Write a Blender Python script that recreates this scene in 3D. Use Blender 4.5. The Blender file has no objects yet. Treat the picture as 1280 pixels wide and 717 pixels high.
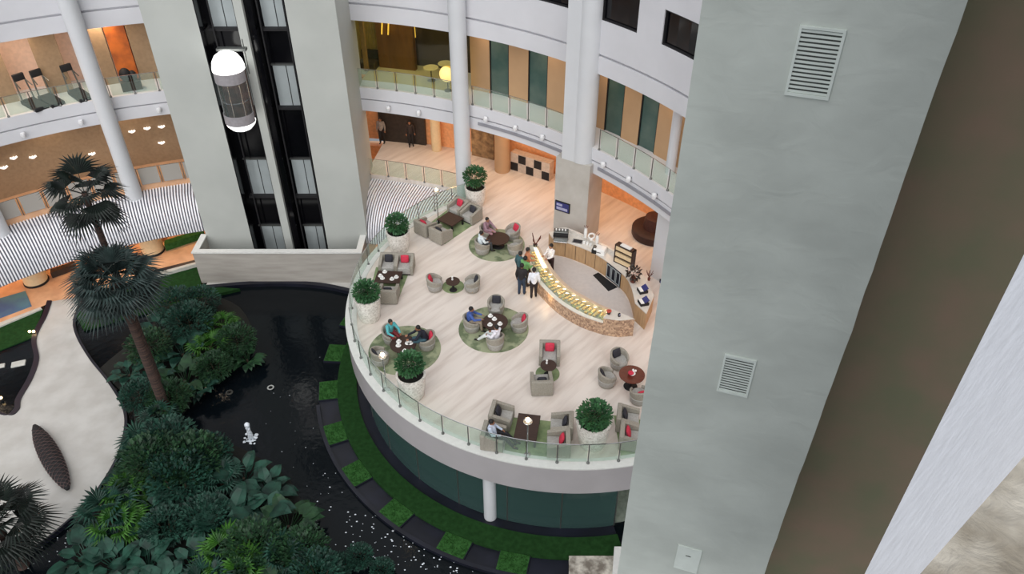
import bpy, bmesh, math, random
from math import sin, cos, pi, radians, atan2, hypot
from mathutils import Vector, Matrix

random.seed(7)
sc = bpy.context.scene
COL = sc.collection

# ------------------------------------------------------------------ camera
H = 23.0                       # camera height above the terrace floor (z = 0)
FPX, CX, CY = 980.0, 640.0, 358.5
TH = math.atan(FPX / (1600 - CY))
cd = bpy.data.cameras.new('camera')
cam = bpy.data.objects.new('camera', cd)
COL.objects.link(cam)
cam.location = (0, 0, H)
cam.rotation_euler = (pi / 2 - TH, 0, 0)
cd.sensor_width = 36
cd.lens = FPX / 1280 * 36
cd.clip_start = 0.05
cd.clip_end = 400
sc.camera = cam


def P(x, y, z=0.0):
    """world point on the level z that a measured spot of the photograph lies on"""
    u = (x - CX) / FPX
    v = -(y - CY) / FPX
    r = (u, cos(TH) + v * sin(TH), -sin(TH) + v * cos(TH))
    t = (z - H) / r[2]
    return Vector((r[0] * t, r[1] * t, z))


# ------------------------------------------------------------------ materials
def lin(c):
    return tuple(((v / 255) / 12.92 if v / 255 <= .04045 else ((v / 255 + .055) / 1.055) ** 2.4) for v in c)


def mat(name, rgb, rough=.6, metal=0, var=.06, scale=6.0, bump=0.0, rgb2=None, kind='noise', stretch=None, rotz=0,
        coat=0, spec=.5, lo=.35, hi=.65, bscale=None):
    m = bpy.data.materials.new(name)
    m.use_nodes = True
    nt = m.node_tree
    b = nt.nodes['Principled BSDF']
    b.inputs['Roughness'].default_value = rough
    b.inputs['Metallic'].default_value = metal
    b.inputs['Specular IOR Level'].default_value = spec
    if coat:
        b.inputs['Coat Weight'].default_value = coat
    a = lin(rgb)
    c2 = lin(rgb2) if rgb2 else tuple(min(1, v * (1 + var * 2)) for v in a)
    c1 = a if rgb2 else tuple(v * (1 - var * 2) for v in a)
    tc = nt.nodes.new('ShaderNodeTexCoord')
    mp = nt.nodes.new('ShaderNodeMapping')
    nt.links.new(tc.outputs['Object'], mp.inputs['Vector'])
    mp.inputs['Rotation'].default_value = (0, 0, rotz)
    if stretch:
        mp0 = mp
        mp = nt.nodes.new('ShaderNodeMapping')
        mp.inputs['Scale'].default_value = stretch
        nt.links.new(mp0.outputs[0], mp.inputs['Vector'])
    if kind == 'voronoi':
        t = nt.nodes.new('ShaderNodeTexVoronoi')
        fac = t.outputs['Color']
    elif kind == 'brick':
        t = nt.nodes.new('ShaderNodeTexBrick')
        fac = t.outputs['Fac']
        t.inputs['Mortar Size'].default_value = .01
    else:
        t = nt.nodes.new('ShaderNodeTexNoise')
        t.inputs['Detail'].default_value = 5
        fac = t.outputs['Fac']
    t.inputs['Scale'].default_value = scale
    nt.links.new(mp.outputs[0], t.inputs['Vector'])
    cr = nt.nodes.new('ShaderNodeValToRGB')
    cr.color_ramp.elements[0].position = lo
    cr.color_ramp.elements[1].position = hi
    cr.color_ramp.elements[0].color = (*c1, 1)
    cr.color_ramp.elements[1].color = (*c2, 1)
    nt.links.new(fac, cr.inputs[0])
    nt.links.new(cr.outputs[0], b.inputs['Base Color'])
    if bump:
        bp = nt.nodes.new('ShaderNodeBump')
        bp.inputs['Strength'].default_value = bump
        bp.inputs['Distance'].default_value = .03
        if bscale:
            t2 = nt.nodes.new('ShaderNodeTexNoise')
            t2.inputs['Scale'].default_value = bscale
            t2.inputs['Detail'].default_value = 6
            t2.inputs['Distortion'].default_value = .7
            nt.links.new(mp.outputs[0], t2.inputs['Vector'])
            nt.links.new(t2.outputs['Fac'], bp.inputs['Height'])
        else:
            nt.links.new(fac, bp.inputs['Height'])
        nt.links.new(bp.outputs[0], b.inputs['Normal'])
    return m


def emit(name, rgb, s, base=(255, 255, 255)):
    m = mat(name, base, .5)
    b = m.node_tree.nodes['Principled BSDF']
    b.inputs['Emission Color'].default_value = (*lin(rgb), 1)
    b.inputs['Emission Strength'].default_value = s
    return m


def glassmat(name, tint, mixf=.12, rough=.05, body=.0, bodyc=(200, 220, 215)):
    m = bpy.data.materials.new(name)
    m.use_nodes = True
    nt = m.node_tree
    for n in list(nt.nodes):
        nt.nodes.remove(n)
    out = nt.nodes.new('ShaderNodeOutputMaterial')
    tr = nt.nodes.new('ShaderNodeBsdfTransparent')
    tr.inputs[0].default_value = (*lin(tint), 1)
    gl = nt.nodes.new('ShaderNodeBsdfGlossy')
    gl.inputs['Roughness'].default_value = rough
    lw = nt.nodes.new('ShaderNodeLayerWeight')
    lw.inputs[0].default_value = .5
    pw = nt.nodes.new('ShaderNodeMath')
    pw.operation = 'POWER'
    pw.inputs[1].default_value = 4.0
    nt.links.new(lw.outputs['Facing'], pw.inputs[0])
    fr = nt.nodes.new('ShaderNodeMath')
    fr.operation = 'MULTIPLY_ADD'
    fr.inputs[1].default_value = .5
    fr.inputs[2].default_value = .03
    nt.links.new(pw.outputs[0], fr.inputs[0])
    mx = nt.nodes.new('ShaderNodeMixShader')
    nt.links.new(fr.outputs[0], mx.inputs[0])
    nt.links.new(tr.outputs[0], mx.inputs[1])
    nt.links.new(gl.outputs[0], mx.inputs[2])
    last = mx
    if body:
        df = nt.nodes.new('ShaderNodeBsdfDiffuse')
        df.inputs[0].default_value = (*lin(bodyc), 1)
        m2 = nt.nodes.new('ShaderNodeMixShader')
        m2.inputs[0].default_value = body
        nt.links.new(mx.outputs[0], m2.inputs[1])
        nt.links.new(df.outputs[0], m2.inputs[2])
        last = m2
    nt.links.new(last.outputs[0], out.inputs[0])
    return m


M = {}
M['white'] = mat('white_plaster', (208, 208, 213), .8, var=.015, scale=.6)
M['col'] = mat('column_paint', (203, 205, 209), .6, var=.01, scale=1)
M['block'] = mat('grey_plaster', (176, 179, 175), .85, var=.02, scale=.5)
M['near'] = mat('rough_plaster', (190, 196, 190), .95, var=.045, scale=1.1, bump=.4, bscale=3.4, stretch=(1, 1, 1.3), spec=.2)
M['dark'] = mat('brown_plaster', (108, 92, 78), .9, rgb2=(92, 92, 72), scale=1.6, bump=.4, lo=.3, hi=.7)  # brown plaster, darkened further in colour for the recess shade
M['pier'] = mat('white_render', (200, 204, 214), .9, var=.02, scale=40, bump=.15)
M['marble'] = mat('beige_stone', (138, 130, 116), .5, rgb2=(186, 180, 168), scale=7, bump=.5, rotz=.6, lo=.4, hi=.62, bscale=16)
M['trav'] = mat('travertine', (224, 214, 206), .34, rgb2=(204, 191, 182), scale=1.3, stretch=(2.6, .3, 1), rotz=radians(40), lo=.42, hi=.7)
M['orange_floor'] = mat('amber_marble', (226, 178, 140), .25, rgb2=(206, 160, 124), scale=1.5)
M['ledge'] = mat('ledge_stone', (215, 215, 212), .5, var=.02)
M['orange_wall'] = mat('amber_wall', (226, 160, 110), .7, var=.05)
M['brown_wall'] = mat('tan_wall', (156, 130, 102), .7, var=.04)
M['beige'] = mat('beige_panel', (188, 152, 116), .6, var=.02, scale=1)
M['cream'] = mat('cream_column', (226, 200, 160), .6, var=.02)
M['pinkish'] = mat('pink_corridor', (228, 196, 178), .6, var=.03)
M['dgreen'] = mat('dark_green_glass', (62, 88, 84), .15, rgb2=(88, 106, 98), scale=.8)
M['black'] = mat('black_glass', (9, 9, 13), .12, var=.1)
M['blackr'] = mat('black_matt', (22, 21, 24), .7, var=.1)
M['door'] = mat('steel_door', (172, 180, 182), .4, metal=.2, var=.03, scale=1)
M['steel'] = mat('steel', (120, 122, 120), .35, metal=.8, var=.03)
M['chrome'] = mat('chrome', (210, 210, 210), .15, metal=.9, var=.02)
M['taupe'] = mat('taupe_weave', (160, 155, 144), .8, rgb2=(138, 132, 122), scale=30)
M['taupe2'] = mat('grey_upholstery', (172, 170, 166), .85, rgb2=(154, 151, 146), scale=18)
M['red'] = mat('red_fabric', (196, 48, 72), .8, var=.06, scale=12)
M['darkcush'] = mat('charcoal_fabric', (44, 44, 52), .8, var=.1, scale=12)
M['palegrey'] = mat('pale_cushion', (190, 195, 205), .8, var=.05, scale=12)
M['wood'] = mat('dark_wood', (48, 30, 24), .55, rgb2=(64, 42, 32), scale=4, stretch=(1, 8, 1))
M['redwood'] = mat('red_wood', (86, 38, 28), .25, rgb2=(104, 52, 38), scale=4, stretch=(1, 8, 1))
M['rug'] = mat('green_rug', (146, 160, 118), .95, rgb2=(112, 130, 92), scale=2.5)
M['rugp'] = mat('patterned_rug', (152, 158, 128), .95, rgb2=(104, 116, 88), scale=1.6, lo=.45, hi=.55)
M['pot'] = mat('mosaic_pot', (236, 232, 226), .3, rgb2=(196, 190, 182), scale=16, kind='voronoi', lo=.2, hi=.9)
M['soil'] = mat('soil', (22, 22, 18), .9, var=.2, scale=20)
M['leaf'] = mat('leaf_green', (62, 112, 66), .5, rgb2=(34, 76, 44), scale=3)
M['leaf2'] = mat('leaf_deep', (38, 78, 64), .5, rgb2=(14, 36, 30), scale=2, spec=.3)
M['leaf3'] = mat('leaf_bright', (58, 104, 32), .5, rgb2=(28, 66, 24), scale=3, spec=.3)
M['leaf4'] = mat('leaf_olive', (42, 76, 46), .5, rgb2=(18, 44, 28), scale=3, spec=.3)
M['palml'] = mat('palm_frond', (20, 32, 26), .5, rgb2=(8, 15, 13), scale=2, spec=.3)
M['palmb'] = mat('palm_frond_blue', (52, 68, 66), .5, rgb2=(18, 28, 28), scale=2, spec=.3)
M['trunk'] = mat('palm_trunk', (76, 56, 48), .9, rgb2=(34, 26, 24), scale=3, stretch=(.3, .3, 5), bump=.6)
M['bark'] = mat('stem_bark', (70, 56, 44), .9, var=.1)
M['grass'] = mat('lawn', (34, 66, 32), .95, rgb2=(26, 54, 24), scale=5, bump=.3, spec=.1)
M['grass2'] = mat('grass_tile', (56, 98, 50), .95, rgb2=(42, 80, 36), scale=6, bump=.3, spec=.1)
M['darkdeck'] = mat('dark_slate', (22, 24, 36), .4, var=.15, scale=1)
M['fascia'] = mat('terrace_fascia', (170, 166, 168), .35, var=.02, scale=1)  # white fascia, its shade put into this greyer paint
M['plaza'] = mat('plaza_stone', (196, 194, 190), .6, rgb2=(180, 177, 172), scale=1.0)
M['lattice'] = mat('sculpture_bronze', (34, 26, 28), .5, rgb2=(74, 62, 60), scale=5, kind='brick', lo=0, hi=1)
M['wallstone'] = mat('parapet_stone', (176, 171, 164), .7, rgb2=(160, 154, 147), scale=1.2, stretch=(.5, 1, 3))
M['canopyw'] = mat('white_slat', (236, 236, 242), .3, var=.01, spec=.8)
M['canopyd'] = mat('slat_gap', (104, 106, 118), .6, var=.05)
M['barwood'] = mat('bar_wood', (192, 158, 118), .5, rgb2=(174, 140, 102), scale=3, stretch=(3, 3, .5))
M['backwood'] = mat('pale_bar_wood', (200, 176, 152), .5, var=.04, scale=3)
M['mosaic'] = mat('bar_mosaic', (208, 176, 146), .4, rgb2=(140, 110, 90), scale=13, kind='voronoi', lo=.1, hi=.8)
M['bartop'] = mat('bar_top', (214, 208, 200), .3, var=.02)
M['food'] = mat('pastry', (236, 206, 150), .6, rgb2=(214, 150, 84), scale=14)
M['foodg'] = mat('salad', (150, 150, 90), .6, rgb2=(226, 214, 170), scale=18)
M['china'] = mat('white_china', (238, 238, 236), .25, var=.01)
M['blue'] = mat('sign_blue', (52, 54, 112), .4, var=.1, scale=8)
M['signp'] = mat('sign_pale', (168, 168, 196), .4, var=.05)
M['carpet'] = mat('blue_rug', (92, 138, 148), .9, rgb2=(70, 96, 140), scale=.6)
M['pebble'] = mat('pebble', (214, 208, 196), .7, rgb2=(120, 112, 102), scale=3)
M['loungewood'] = mat('lounge_wood', (122, 84, 44), .4, rgb2=(96, 64, 34), scale=1.2, stretch=(3, 3, .4))
M['loungeyellow'] = mat('lounge_curtain', (170, 150, 90), .7, var=.06, scale=3)
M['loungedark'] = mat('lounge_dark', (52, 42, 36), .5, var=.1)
M['niche'] = mat('niche_orange', (206, 110, 44), .6, rgb2=(150, 78, 36), scale=1.5)
M['vent'] = mat('vent_paint', (214, 222, 216), .5, var=.02)
M['skin'] = mat('skin', (150, 104, 78), .6, var=.03)
M['hair'] = mat('black_hair', (22, 18, 18), .6, var=.1)
M['shoe'] = mat('black_shoe', (24, 22, 22), .4, var=.1)
M['channel'] = mat('shadow_grey', (142, 142, 150), .5, var=.02)
M['curb'] = mat('curb_stone', (190, 190, 184), .6, var=.03)
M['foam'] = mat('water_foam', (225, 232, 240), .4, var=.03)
M['glass'] = glassmat('rail_glass', (243, 250, 246), body=.09, bodyc=(214, 228, 220))
M['case_glass'] = glassmat('case_glass', (240, 246, 244))
M['lobby_glass'] = glassmat('lobby_glass', (170, 190, 186), body=.4, bodyc=(76, 104, 102))
M['greyed_glass'] = glassmat('painted_reflection_glass', (236, 240, 236), body=.72, bodyc=(178, 175, 170))  # grey reflection on the left railing, put in as diffuse colour
M['cab_glass'] = glassmat('cab_glass', (214, 214, 220), body=.08)
M['dome'] = emit('lit_dome', (255, 255, 250), 2.2)
M['bulb'] = emit('warm_bulb', (255, 214, 150), 9)
M['strip'] = emit('white_strip', (255, 244, 214), 4.5)
M['globe'] = emit('globe_glow', (250, 214, 130), .8, (240, 210, 140))
M['flare'] = emit('bird_lamp', (255, 248, 235), .8)
M['gold'] = emit('gold_glow', (255, 214, 110), 1.0, (240, 200, 100))
M['spot'] = mat('spot_white', (225, 225, 228), .4)


def water():
    m = bpy.data.materials.new('pond_water')
    m.use_nodes = True
    nt = m.node_tree
    b = nt.nodes['Principled BSDF']
    b.inputs['Base Color'].default_value = (.003, .005, .007, 1)
    b.inputs['Specular IOR Level'].default_value = .35
    b.inputs['Roughness'].default_value = .12
    b.inputs['IOR'].default_value = 1.33
    n = nt.nodes.new('ShaderNodeTexNoise')
    n.inputs['Scale'].default_value = 3.0
    n.inputs['Detail'].default_value = 4
    bp = nt.nodes.new('ShaderNodeBump')
    bp.inputs['Strength'].default_value = .25
    bp.inputs['Distance'].default_value = .05
    tc = nt.nodes.new('ShaderNodeTexCoord')
    nt.links.new(tc.outputs['Object'], n.inputs['Vector'])
    nt.links.new(n.outputs['Fac'], bp.inputs['Height'])
    nt.links.new(bp.outputs[0], b.inputs['Normal'])
    return m


M['water'] = water()


# ------------------------------------------------------------------ mesh builder
class MB:
    def __init__(self):
        self.v = []
        self.f = []
        self.mi = []
        self.cur = 0

    def add(self, vs, fs, mi=None):
        o = len(self.v)
        self.v += [tuple(x) for x in vs]
        self.f += [tuple(i + o for i in f) for f in fs]
        self.mi += [self.cur if mi is None else mi] * len(fs)
        return self

    def box(self, x0, x1, y0, y1, z0, z1, T=None, mi=None):
        vs = [Vector((x, y, z)) for z in (z0, z1) for y in (y0, y1) for x in (x0, x1)]
        if T is not None:
            vs = [T @ v for v in vs]
        return self.add(vs, [(0, 2, 3, 1), (4, 5, 7, 6), (0, 1, 5, 4), (2, 6, 7, 3), (0, 4, 6, 2), (1, 3, 7, 5)], mi)

    def rbox(self, x0, x1, y0, y1, z0, z1, r=.04, T=None, seg=3, mi=None):
        """box with rounded vertical and top edges"""
        pts = []
        for cx, cy, a0 in ((x1 - r, y1 - r, 0), (x0 + r, y1 - r, 90), (x0 + r, y0 + r, 180), (x1 - r, y0 + r, 270)):
            for k in range(seg + 1):
                a = radians(a0 + 90 * k / seg)
                pts.append((cx + r * cos(a), cy + r * sin(a), cos(a), sin(a)))
        n = len(pts)
        rings = [(z0, 0)] + [(z1 - r + r * sin(pi / 2 * k / seg), r * (1 - cos(pi / 2 * k / seg))) for k in range(seg + 1)]
        vs = []
        for z, ins in rings:
            for x, y, nx, ny in pts:
                vs.append(Vector((x - nx * ins, y - ny * ins, z)))
        if T is not None:
            vs = [T @ v for v in vs]
        fs = []
        for i in range(len(rings) - 1):
            for j in range(n):
                fs.append((i * n + j, i * n + (j + 1) % n, (i + 1) * n + (j + 1) % n, (i + 1) * n + j))
        fs.append(tuple(range((len(rings) - 1) * n, len(rings) * n)))
        fs.append(tuple(reversed(range(n))))
        return self.add(vs, fs, mi)

    def lathe(self, prof, n=24, c=(0, 0, 0), a0=0, a1=360, T=None, mi=None, cap=True):
        full = abs(a1 - a0) >= 359.9
        k = n if full else n + 1
        vs = []
        for r, z in prof:
            for i in range(k):
                a = radians(a0 + (a1 - a0) * i / n)
                vs.append(Vector((c[0] + r * cos(a), c[1] + r * sin(a), c[2] + z)))
        if T is not None:
            vs = [T @ v for v in vs]
        fs = []
        for i in range(len(prof) - 1):
            for j in range(n):
                j2 = (j + 1) % k
                fs.append((i * k + j, i * k + j2, (i + 1) * k + j2, (i + 1) * k + j))
        if cap and full:
            if prof[0][0] > 1e-4:
                fs.append(tuple(reversed(range(k))))
            if prof[-1][0] > 1e-4:
                fs.append(tuple(range((len(prof) - 1) * k, len(prof) * k)))
        return self.add(vs, fs, mi)

    def tube(self, a, b, r0, r1=None, n=8, mi=None):
        a = Vector(a)
        b = Vector(b)
        r1 = r0 if r1 is None else r1
        d = (b - a).normalized()
        u = d.orthogonal().normalized()
        w = d.cross(u)
        vs = []
        for p, r in ((a, r0), (b, r1)):
            for i in range(n):
                t = 2 * pi * i / n
                vs.append(p + u * (r * cos(t)) + w * (r * sin(t)))
        fs = [(j, (j + 1) % n, n + (j + 1) % n, n + j) for j in range(n)]
        fs += [tuple(reversed(range(n))), tuple(range(n, 2 * n))]
        return self.add(vs, fs, mi)

    def ball(self, c, r, n=10, m=6, sx=1, sy=1, sz=1, mi=None):
        vs = [Vector((c[0], c[1], c[2] - r * sz))]
        for i in range(1, m):
            t = -pi / 2 + pi * i / m
            for j in range(n):
                a = 2 * pi * j / n
                vs.append(Vector((c[0] + r * sx * cos(t) * cos(a), c[1] + r * sy * cos(t) * sin(a), c[2] + r * sz * sin(t))))
        vs.append(Vector((c[0], c[1], c[2] + r * sz)))
        fs = [(0, 1 + (j + 1) % n, 1 + j) for j in range(n)]
        for i in range(m - 2):
            for j in range(n):
                fs.append((1 + i * n + j, 1 + i * n + (j + 1) % n, 1 + (i + 1) * n + (j + 1) % n, 1 + (i + 1) * n + j))
        L = len(vs) - 1
        fs += [(L, 1 + (m - 2) * n + j, 1 + (m - 2) * n + (j + 1) % n) for j in range(n)]
        return self.add(vs, fs, mi)

    def prism(self, poly, z0, z1, mi=None):
        n = len(poly)
        vs = [(p[0], p[1], z0) for p in poly] + [(p[0], p[1], z1) for p in poly]
        fs = [tuple(reversed(range(n))), tuple(range(n, 2 * n))]
        fs += [(j, (j + 1) % n, n + (j + 1) % n, n + j) for j in range(n)]
        return self.add(vs, fs, mi)

    def arc(self, C, r0, r1, z0, z1, a0, a1, step=1.5, mi=None):
        """curved wall / slab, azimuth measured from +Y clockwise"""
        n = max(2, int(abs(a1 - a0) / step))
        vs = []
        for i in range(n + 1):
            a = radians(a0 + (a1 - a0) * i / n)
            for r, z in ((r0, z0), (r1, z0), (r1, z1), (r0, z1)):
                vs.append((C[0] + r * sin(a), C[1] + r * cos(a), z))
        fs = []
        for i in range(n):
            for k in range(4):
                fs.append((i * 4 + k, i * 4 + (k + 1) % 4, (i + 1) * 4 + (k + 1) % 4, (i + 1) * 4 + k))
        fs += [(3, 2, 1, 0), (n * 4, n * 4 + 1, n * 4 + 2, n * 4 + 3)]
        return self.add(vs, fs, mi)

    def strip(self, A, B, z0, z1, mi=None):
        """solid between two plan polylines of equal length"""
        n = len(A)
        vs = []
        for i in range(n):
            vs += [(A[i][0], A[i][1], z0), (B[i][0], B[i][1], z0), (B[i][0], B[i][1], z1), (A[i][0], A[i][1], z1)]
        fs = []
        for i in range(n - 1):
            for k in range(4):
                fs.append((i * 4 + k, i * 4 + (k + 1) % 4, (i + 1) * 4 + (k + 1) % 4, (i + 1) * 4 + k))
        e = (n - 1) * 4
        fs += [(3, 2, 1, 0), (e, e + 1, e + 2, e + 3)]
        return self.add(vs, fs, mi)

    def build(self, name, mats, parent=None, smooth=False, fix=True):
        me = bpy.data.meshes.new(name)
        me.from_pydata(self.v, [], self.f)
        if not isinstance(mats, (list, tuple)):
            mats = [mats]
        for m in mats:
            me.materials.append(m)
        if len(mats) > 1:
            me.polygons.foreach_set('material_index', self.mi)
        if fix:
            bm = bmesh.new()
            bm.from_mesh(me)
            bmesh.ops.recalc_face_normals(bm, faces=bm.faces)
            bm.to_mesh(me)
            bm.free()
        if smooth:
            me.polygons.foreach_set('use_smooth', [True] * len(me.polygons))
            try:
                me.set_sharp_from_angle(angle=radians(40))
            except Exception:
                pass
        me.update()
        o = bpy.data.objects.new(name, me)
        COL.objects.link(o)
        if parent is not None:
            o.parent = parent
        return o


def tag(o, label=None, cat=None, group=None, kind=None):
    if label:
        o['label'] = label
    if cat:
        o['category'] = cat
    if group:
        o['group'] = group
    if kind:
        o['kind'] = kind
    return o


def struct(o, label=None, cat=None):
    o['kind'] = 'structure'
    if label:
        o['label'] = label
    if cat:
        o['category'] = cat
    return o


def empty(name, loc, rz, label, cat, group=None):
    o = bpy.data.objects.new(name, None)
    COL.objects.link(o)
    o.location = loc
    o.rotation_euler = (0, 0, rz)
    return tag(o, label, cat, group)


def children(o):
    return [c for c in COL.objects if c.parent is o]


_kids = {}


def copy_tree(src, loc, rz=0, label=None, group=None, scale=None):
    def kids(o):
        if o.name not in _kids:
            _kids[o.name] = children(o)
        return _kids[o.name]

    def rec(o, par):
        c = o.copy()
        COL.objects.link(c)
        c.parent = par
        for k in kids(o):
            rec(k, c)
        return c

    c = src.copy()
    COL.objects.link(c)
    for k in kids(src):
        rec(k, c)
    c.location = loc
    c.rotation_euler = (0, 0, rz)
    if scale:
        c.scale = (scale,) * 3
    if label:
        c['label'] = label
    if group:
        c['group'] = group
    return c


class Proto:
    """first use places the prototype, later uses copy it"""

    def __init__(self, fn):
        self.fn = fn
        self.o = None
        self.used = False

    def put(self, loc, rz, label, group=None, scale=None):
        if self.o is None:
            self.o = self.fn()
        if not self.used:
            self.used = True
            o = self.o
            o.location = loc
            o.rotation_euler = (0, 0, rz)
            if scale:
                o.scale = (scale,) * 3
            o['label'] = label
            if group:
                o['group'] = group
            return o
        o = copy_tree(self.o, loc, rz, label, group, scale or 1.0)
        if group is None and 'group' in o:
            del o['group']
        return o


# ------------------------------------------------------------------ main levels
G = -4.3          # garden and lobby level
L1 = 5.3          # first gallery level
L2B = 8.95        # underside of the solid storey
AC = (-12.5, 17.95)   # centre of the round atrium
AR = 22.15
TC = (2.46, 28.45)    # centre of the round terrace
TR = 10.09
W0, W1A = -13.0, 10.6  # azimuths between which the lift tower stands


def apt(a, r=AR):
    return (AC[0] + r * sin(radians(a)), AC[1] + r * cos(radians(a)))


def tpt(a, r=TR):
    return (TC[0] + r * sin(radians(a)), TC[1] + r * cos(radians(a)))


def azi(x, y, z):
    p = P(x, y, z)
    return math.degrees(atan2(p.x - AC[0], p.y - AC[1]))


# ---- terrace floor: galleries + round terrace as one plan outline
def in_ann(p):
    return hypot(p[0] - AC[0], p[1] - AC[1]) >= AR


A_END = 88
inner = [apt(a / 2) for a in range(int(W1A * 2), A_END * 2 + 1)]
ter = [tpt(a) for a in range(-180, 181)]
i_in = [p for p in inner if hypot(p[0] - TC[0], p[1] - TC[1]) > TR]
first = [p for p in i_in if p[1] > TC[1] and p[0] < TC[0] + 4]
last = [p for p in i_in if p not in first]
tout = [(a, tpt(a)) for a in range(-180, 181) if not in_ann(tpt(a))]
# walk the terrace rim from its junction with the first inner part, anticlockwise to the second junction
neg = sorted([a for a, p in tout if a <= 0], reverse=True)
pos = sorted([a for a, p in tout if a > 0 and a > 60], reverse=True)
rim = [tpt(a, TR - .2) for a in neg] + [tpt(a, TR - .2) for a in pos]
inner_edge = first + rim + last
outer = [apt(a, 27.2) for a in range(A_END, int(W1A) - 1, -2)]
MB().prism(inner_edge + outer, -.5, 0).build('floor', M['trav']).name
fl = bpy.data.objects['floor']
struct(fl, 'pale streaked stone floor of the cafe terrace and gallery', 'floor')
# solid terrace slab fascia
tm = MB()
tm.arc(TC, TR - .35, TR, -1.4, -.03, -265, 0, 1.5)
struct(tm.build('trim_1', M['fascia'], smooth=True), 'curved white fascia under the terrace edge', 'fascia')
lm = MB()
lm.arc(TC, TR - .5, TR + .01, -.03, .03, -265, -28, 1.5)
struct(lm.build('trim_2', M['ledge']), 'pale stone kerb along the terrace rim', 'kerb')
struct(MB().prism([tpt(a, TR - .3) for a in range(0, 360, 4)], -1.38, -.55).build('ceiling_terrace', M['white']))

# left gallery floor at terrace level, and lobby floor below
struct(MB().arc(AC, AR, 27.2, -.5, 0, W0, -62).build('floor_gallery', M['orange_floor']))
struct(MB().prism([(-60, -12), (30, -12), (30, 48), (-60, 48)], G - .8, G - .35).build('floor_basement', M['darkdeck']))
lob = MB()
lob.arc(AC, 19.6, 34, G - .3, G + .02, -64, A_END, 1.5)
struct(lob.build('floor_lobby', M['orange_floor']), 'warm lit lobby floor below the striped canopy', 'floor')

# back walls
struct(MB().arc(AC, 26.4, 26.8, G, 0 - .5, -64, A_END).build('wall_lobby', M['orange_wall']))
wb = MB()
wb.arc(AC, 26.4, 26.8, 0, L1 - 1.3, -4, A_END)
struct(wb.build('wall_back', M['orange_wall']), 'amber back wall of the terrace level gallery', 'wall')
struct(MB().arc(AC, 24.6, 25.0, 0, L1 - 1.3, W0 + 1, -62).build('wall_left_gallery', M['brown_wall']),
       'tan wall with bird shaped lamps behind the left gallery', 'wall')
# first gallery slabs (with facade fascia, groove, lower fascia)
for nm, a0, a1 in (('trim_3', W1A, A_END), ('trim_4', -62, W0)):
    f = MB()
    f.arc(AC, AR + .3, 26.8, L1 - 1.3, L1, a0, a1)
    f.arc(AC, AR, AR + .31, 4.7, L1 + .02, a0, a1)
    f.arc(AC, AR + .15, AR + .31, 4.62, 4.7, a0, a1)
    f.arc(AC, AR + (.0 if nm == 'trim_4' else .02), AR + .31, 3.98, 4.62, a0, a1)
    struct(f.build(nm, M['white'], smooth=True), 'curved white slab edge of the first gallery', 'fascia')
    f = MB()
    f.arc(AC, AR, AR + .35, L2B, 9.75, a0, a1)
    f.arc(AC, AR + .16, AR + .35, 9.75, 9.86, a0, a1)
    f.arc(AC, AR + .3, 26.8, L2B, 9.7, a0, a1)
    struct(f.build('trim_5' if nm == 'trim_3' else 'trim_6', M['white'], smooth=True), 'curved white band above the first gallery', 'fascia')
# flush grey strip under the right gallery, recess shadow put into its colour
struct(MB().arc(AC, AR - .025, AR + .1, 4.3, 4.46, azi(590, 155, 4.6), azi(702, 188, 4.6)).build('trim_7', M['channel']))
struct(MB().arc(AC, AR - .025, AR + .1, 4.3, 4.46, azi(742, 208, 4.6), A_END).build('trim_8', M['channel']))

# solid upper storey with dark windows on the right


def azr(x, y, r, wantz=False):
    """azimuth where the sight line of a photo spot meets the wall of radius r"""
    u = (x - CX) / FPX
    v = -(y - CY) / FPX
    d = Vector((u, cos(TH) + v * sin(TH)))
    dz = -sin(TH) + v * cos(TH)
    lo, hi = 5.0, 80.0
    for _ in range(60):
        m_ = (lo + hi) / 2
        if hypot(d.x * m_ - AC[0], d.y * m_ - AC[1]) > r:
            hi = m_
        else:
            lo = m_
    if wantz:
        return H + dz * lo
    return math.degrees(atan2(d.x * lo - AC[0], d.y * lo - AC[1]))


wins = []
for (xa, ya), (xb, yb), (xc, yc) in (((669, 0), (713, 11), (712, -40)), ((751.5, 26), (796, 41), (798, -8)), ((826, 57), (870, 76), (875, 31))):
    z0_ = (azr(xa, ya, AR, True) + azr(xb, yb, AR, True)) / 2
    wins.append((azr(xa, ya, AR), azr(xb, yb, AR), z0_, azr(xc, yc, AR, True)))
up = MB()
prev = W1A
for a0, a1, z0, z1 in wins:
    up.arc(AC, AR, AR + .35, 9.86, 17, prev, a0)
    up.arc(AC, AR, AR + .35, 9.86, z0, a0, a1)
    up.arc(AC, AR, AR + .35, z1, 17, a0, a1)
    prev = a1
up.arc(AC, AR, AR + .35, 9.86, 17, prev, A_END)
struct(up.build('wall_right_upper', M['white'], smooth=True), 'solid white curved wall above the galleries', 'wall')
struct(MB().arc(AC, AR, AR + .35, 9.86, 17, -62, W0).build('wall_left_upper', M['white'], smooth=True), 'solid white curved wall above the left gallery', 'wall')
for i, (a0, a1, z0, z1) in enumerate(wins):
    w = MB().arc(AC, AR + .16, AR + .2, z0, z1, a0, a1).build('window_%d' % (i + 1), M['black'])
    struct(w, 'dark square bedroom window in the white upper wall', 'window')
    fm = MB()
    fm.arc(AC, AR + .05, AR + .24, z0, z0 + .06, a0, a1).arc(AC, AR + .05, AR + .24, z1 - .06, z1, a0, a1)
    fm.arc(AC, AR + .05, AR + .24, z0, z1, a0, a0 + .15).arc(AC, AR + .05, AR + .24, z0, z1, a1 - .15, a1)
    fm.build('window_frame', M['blackr'], w)

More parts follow.
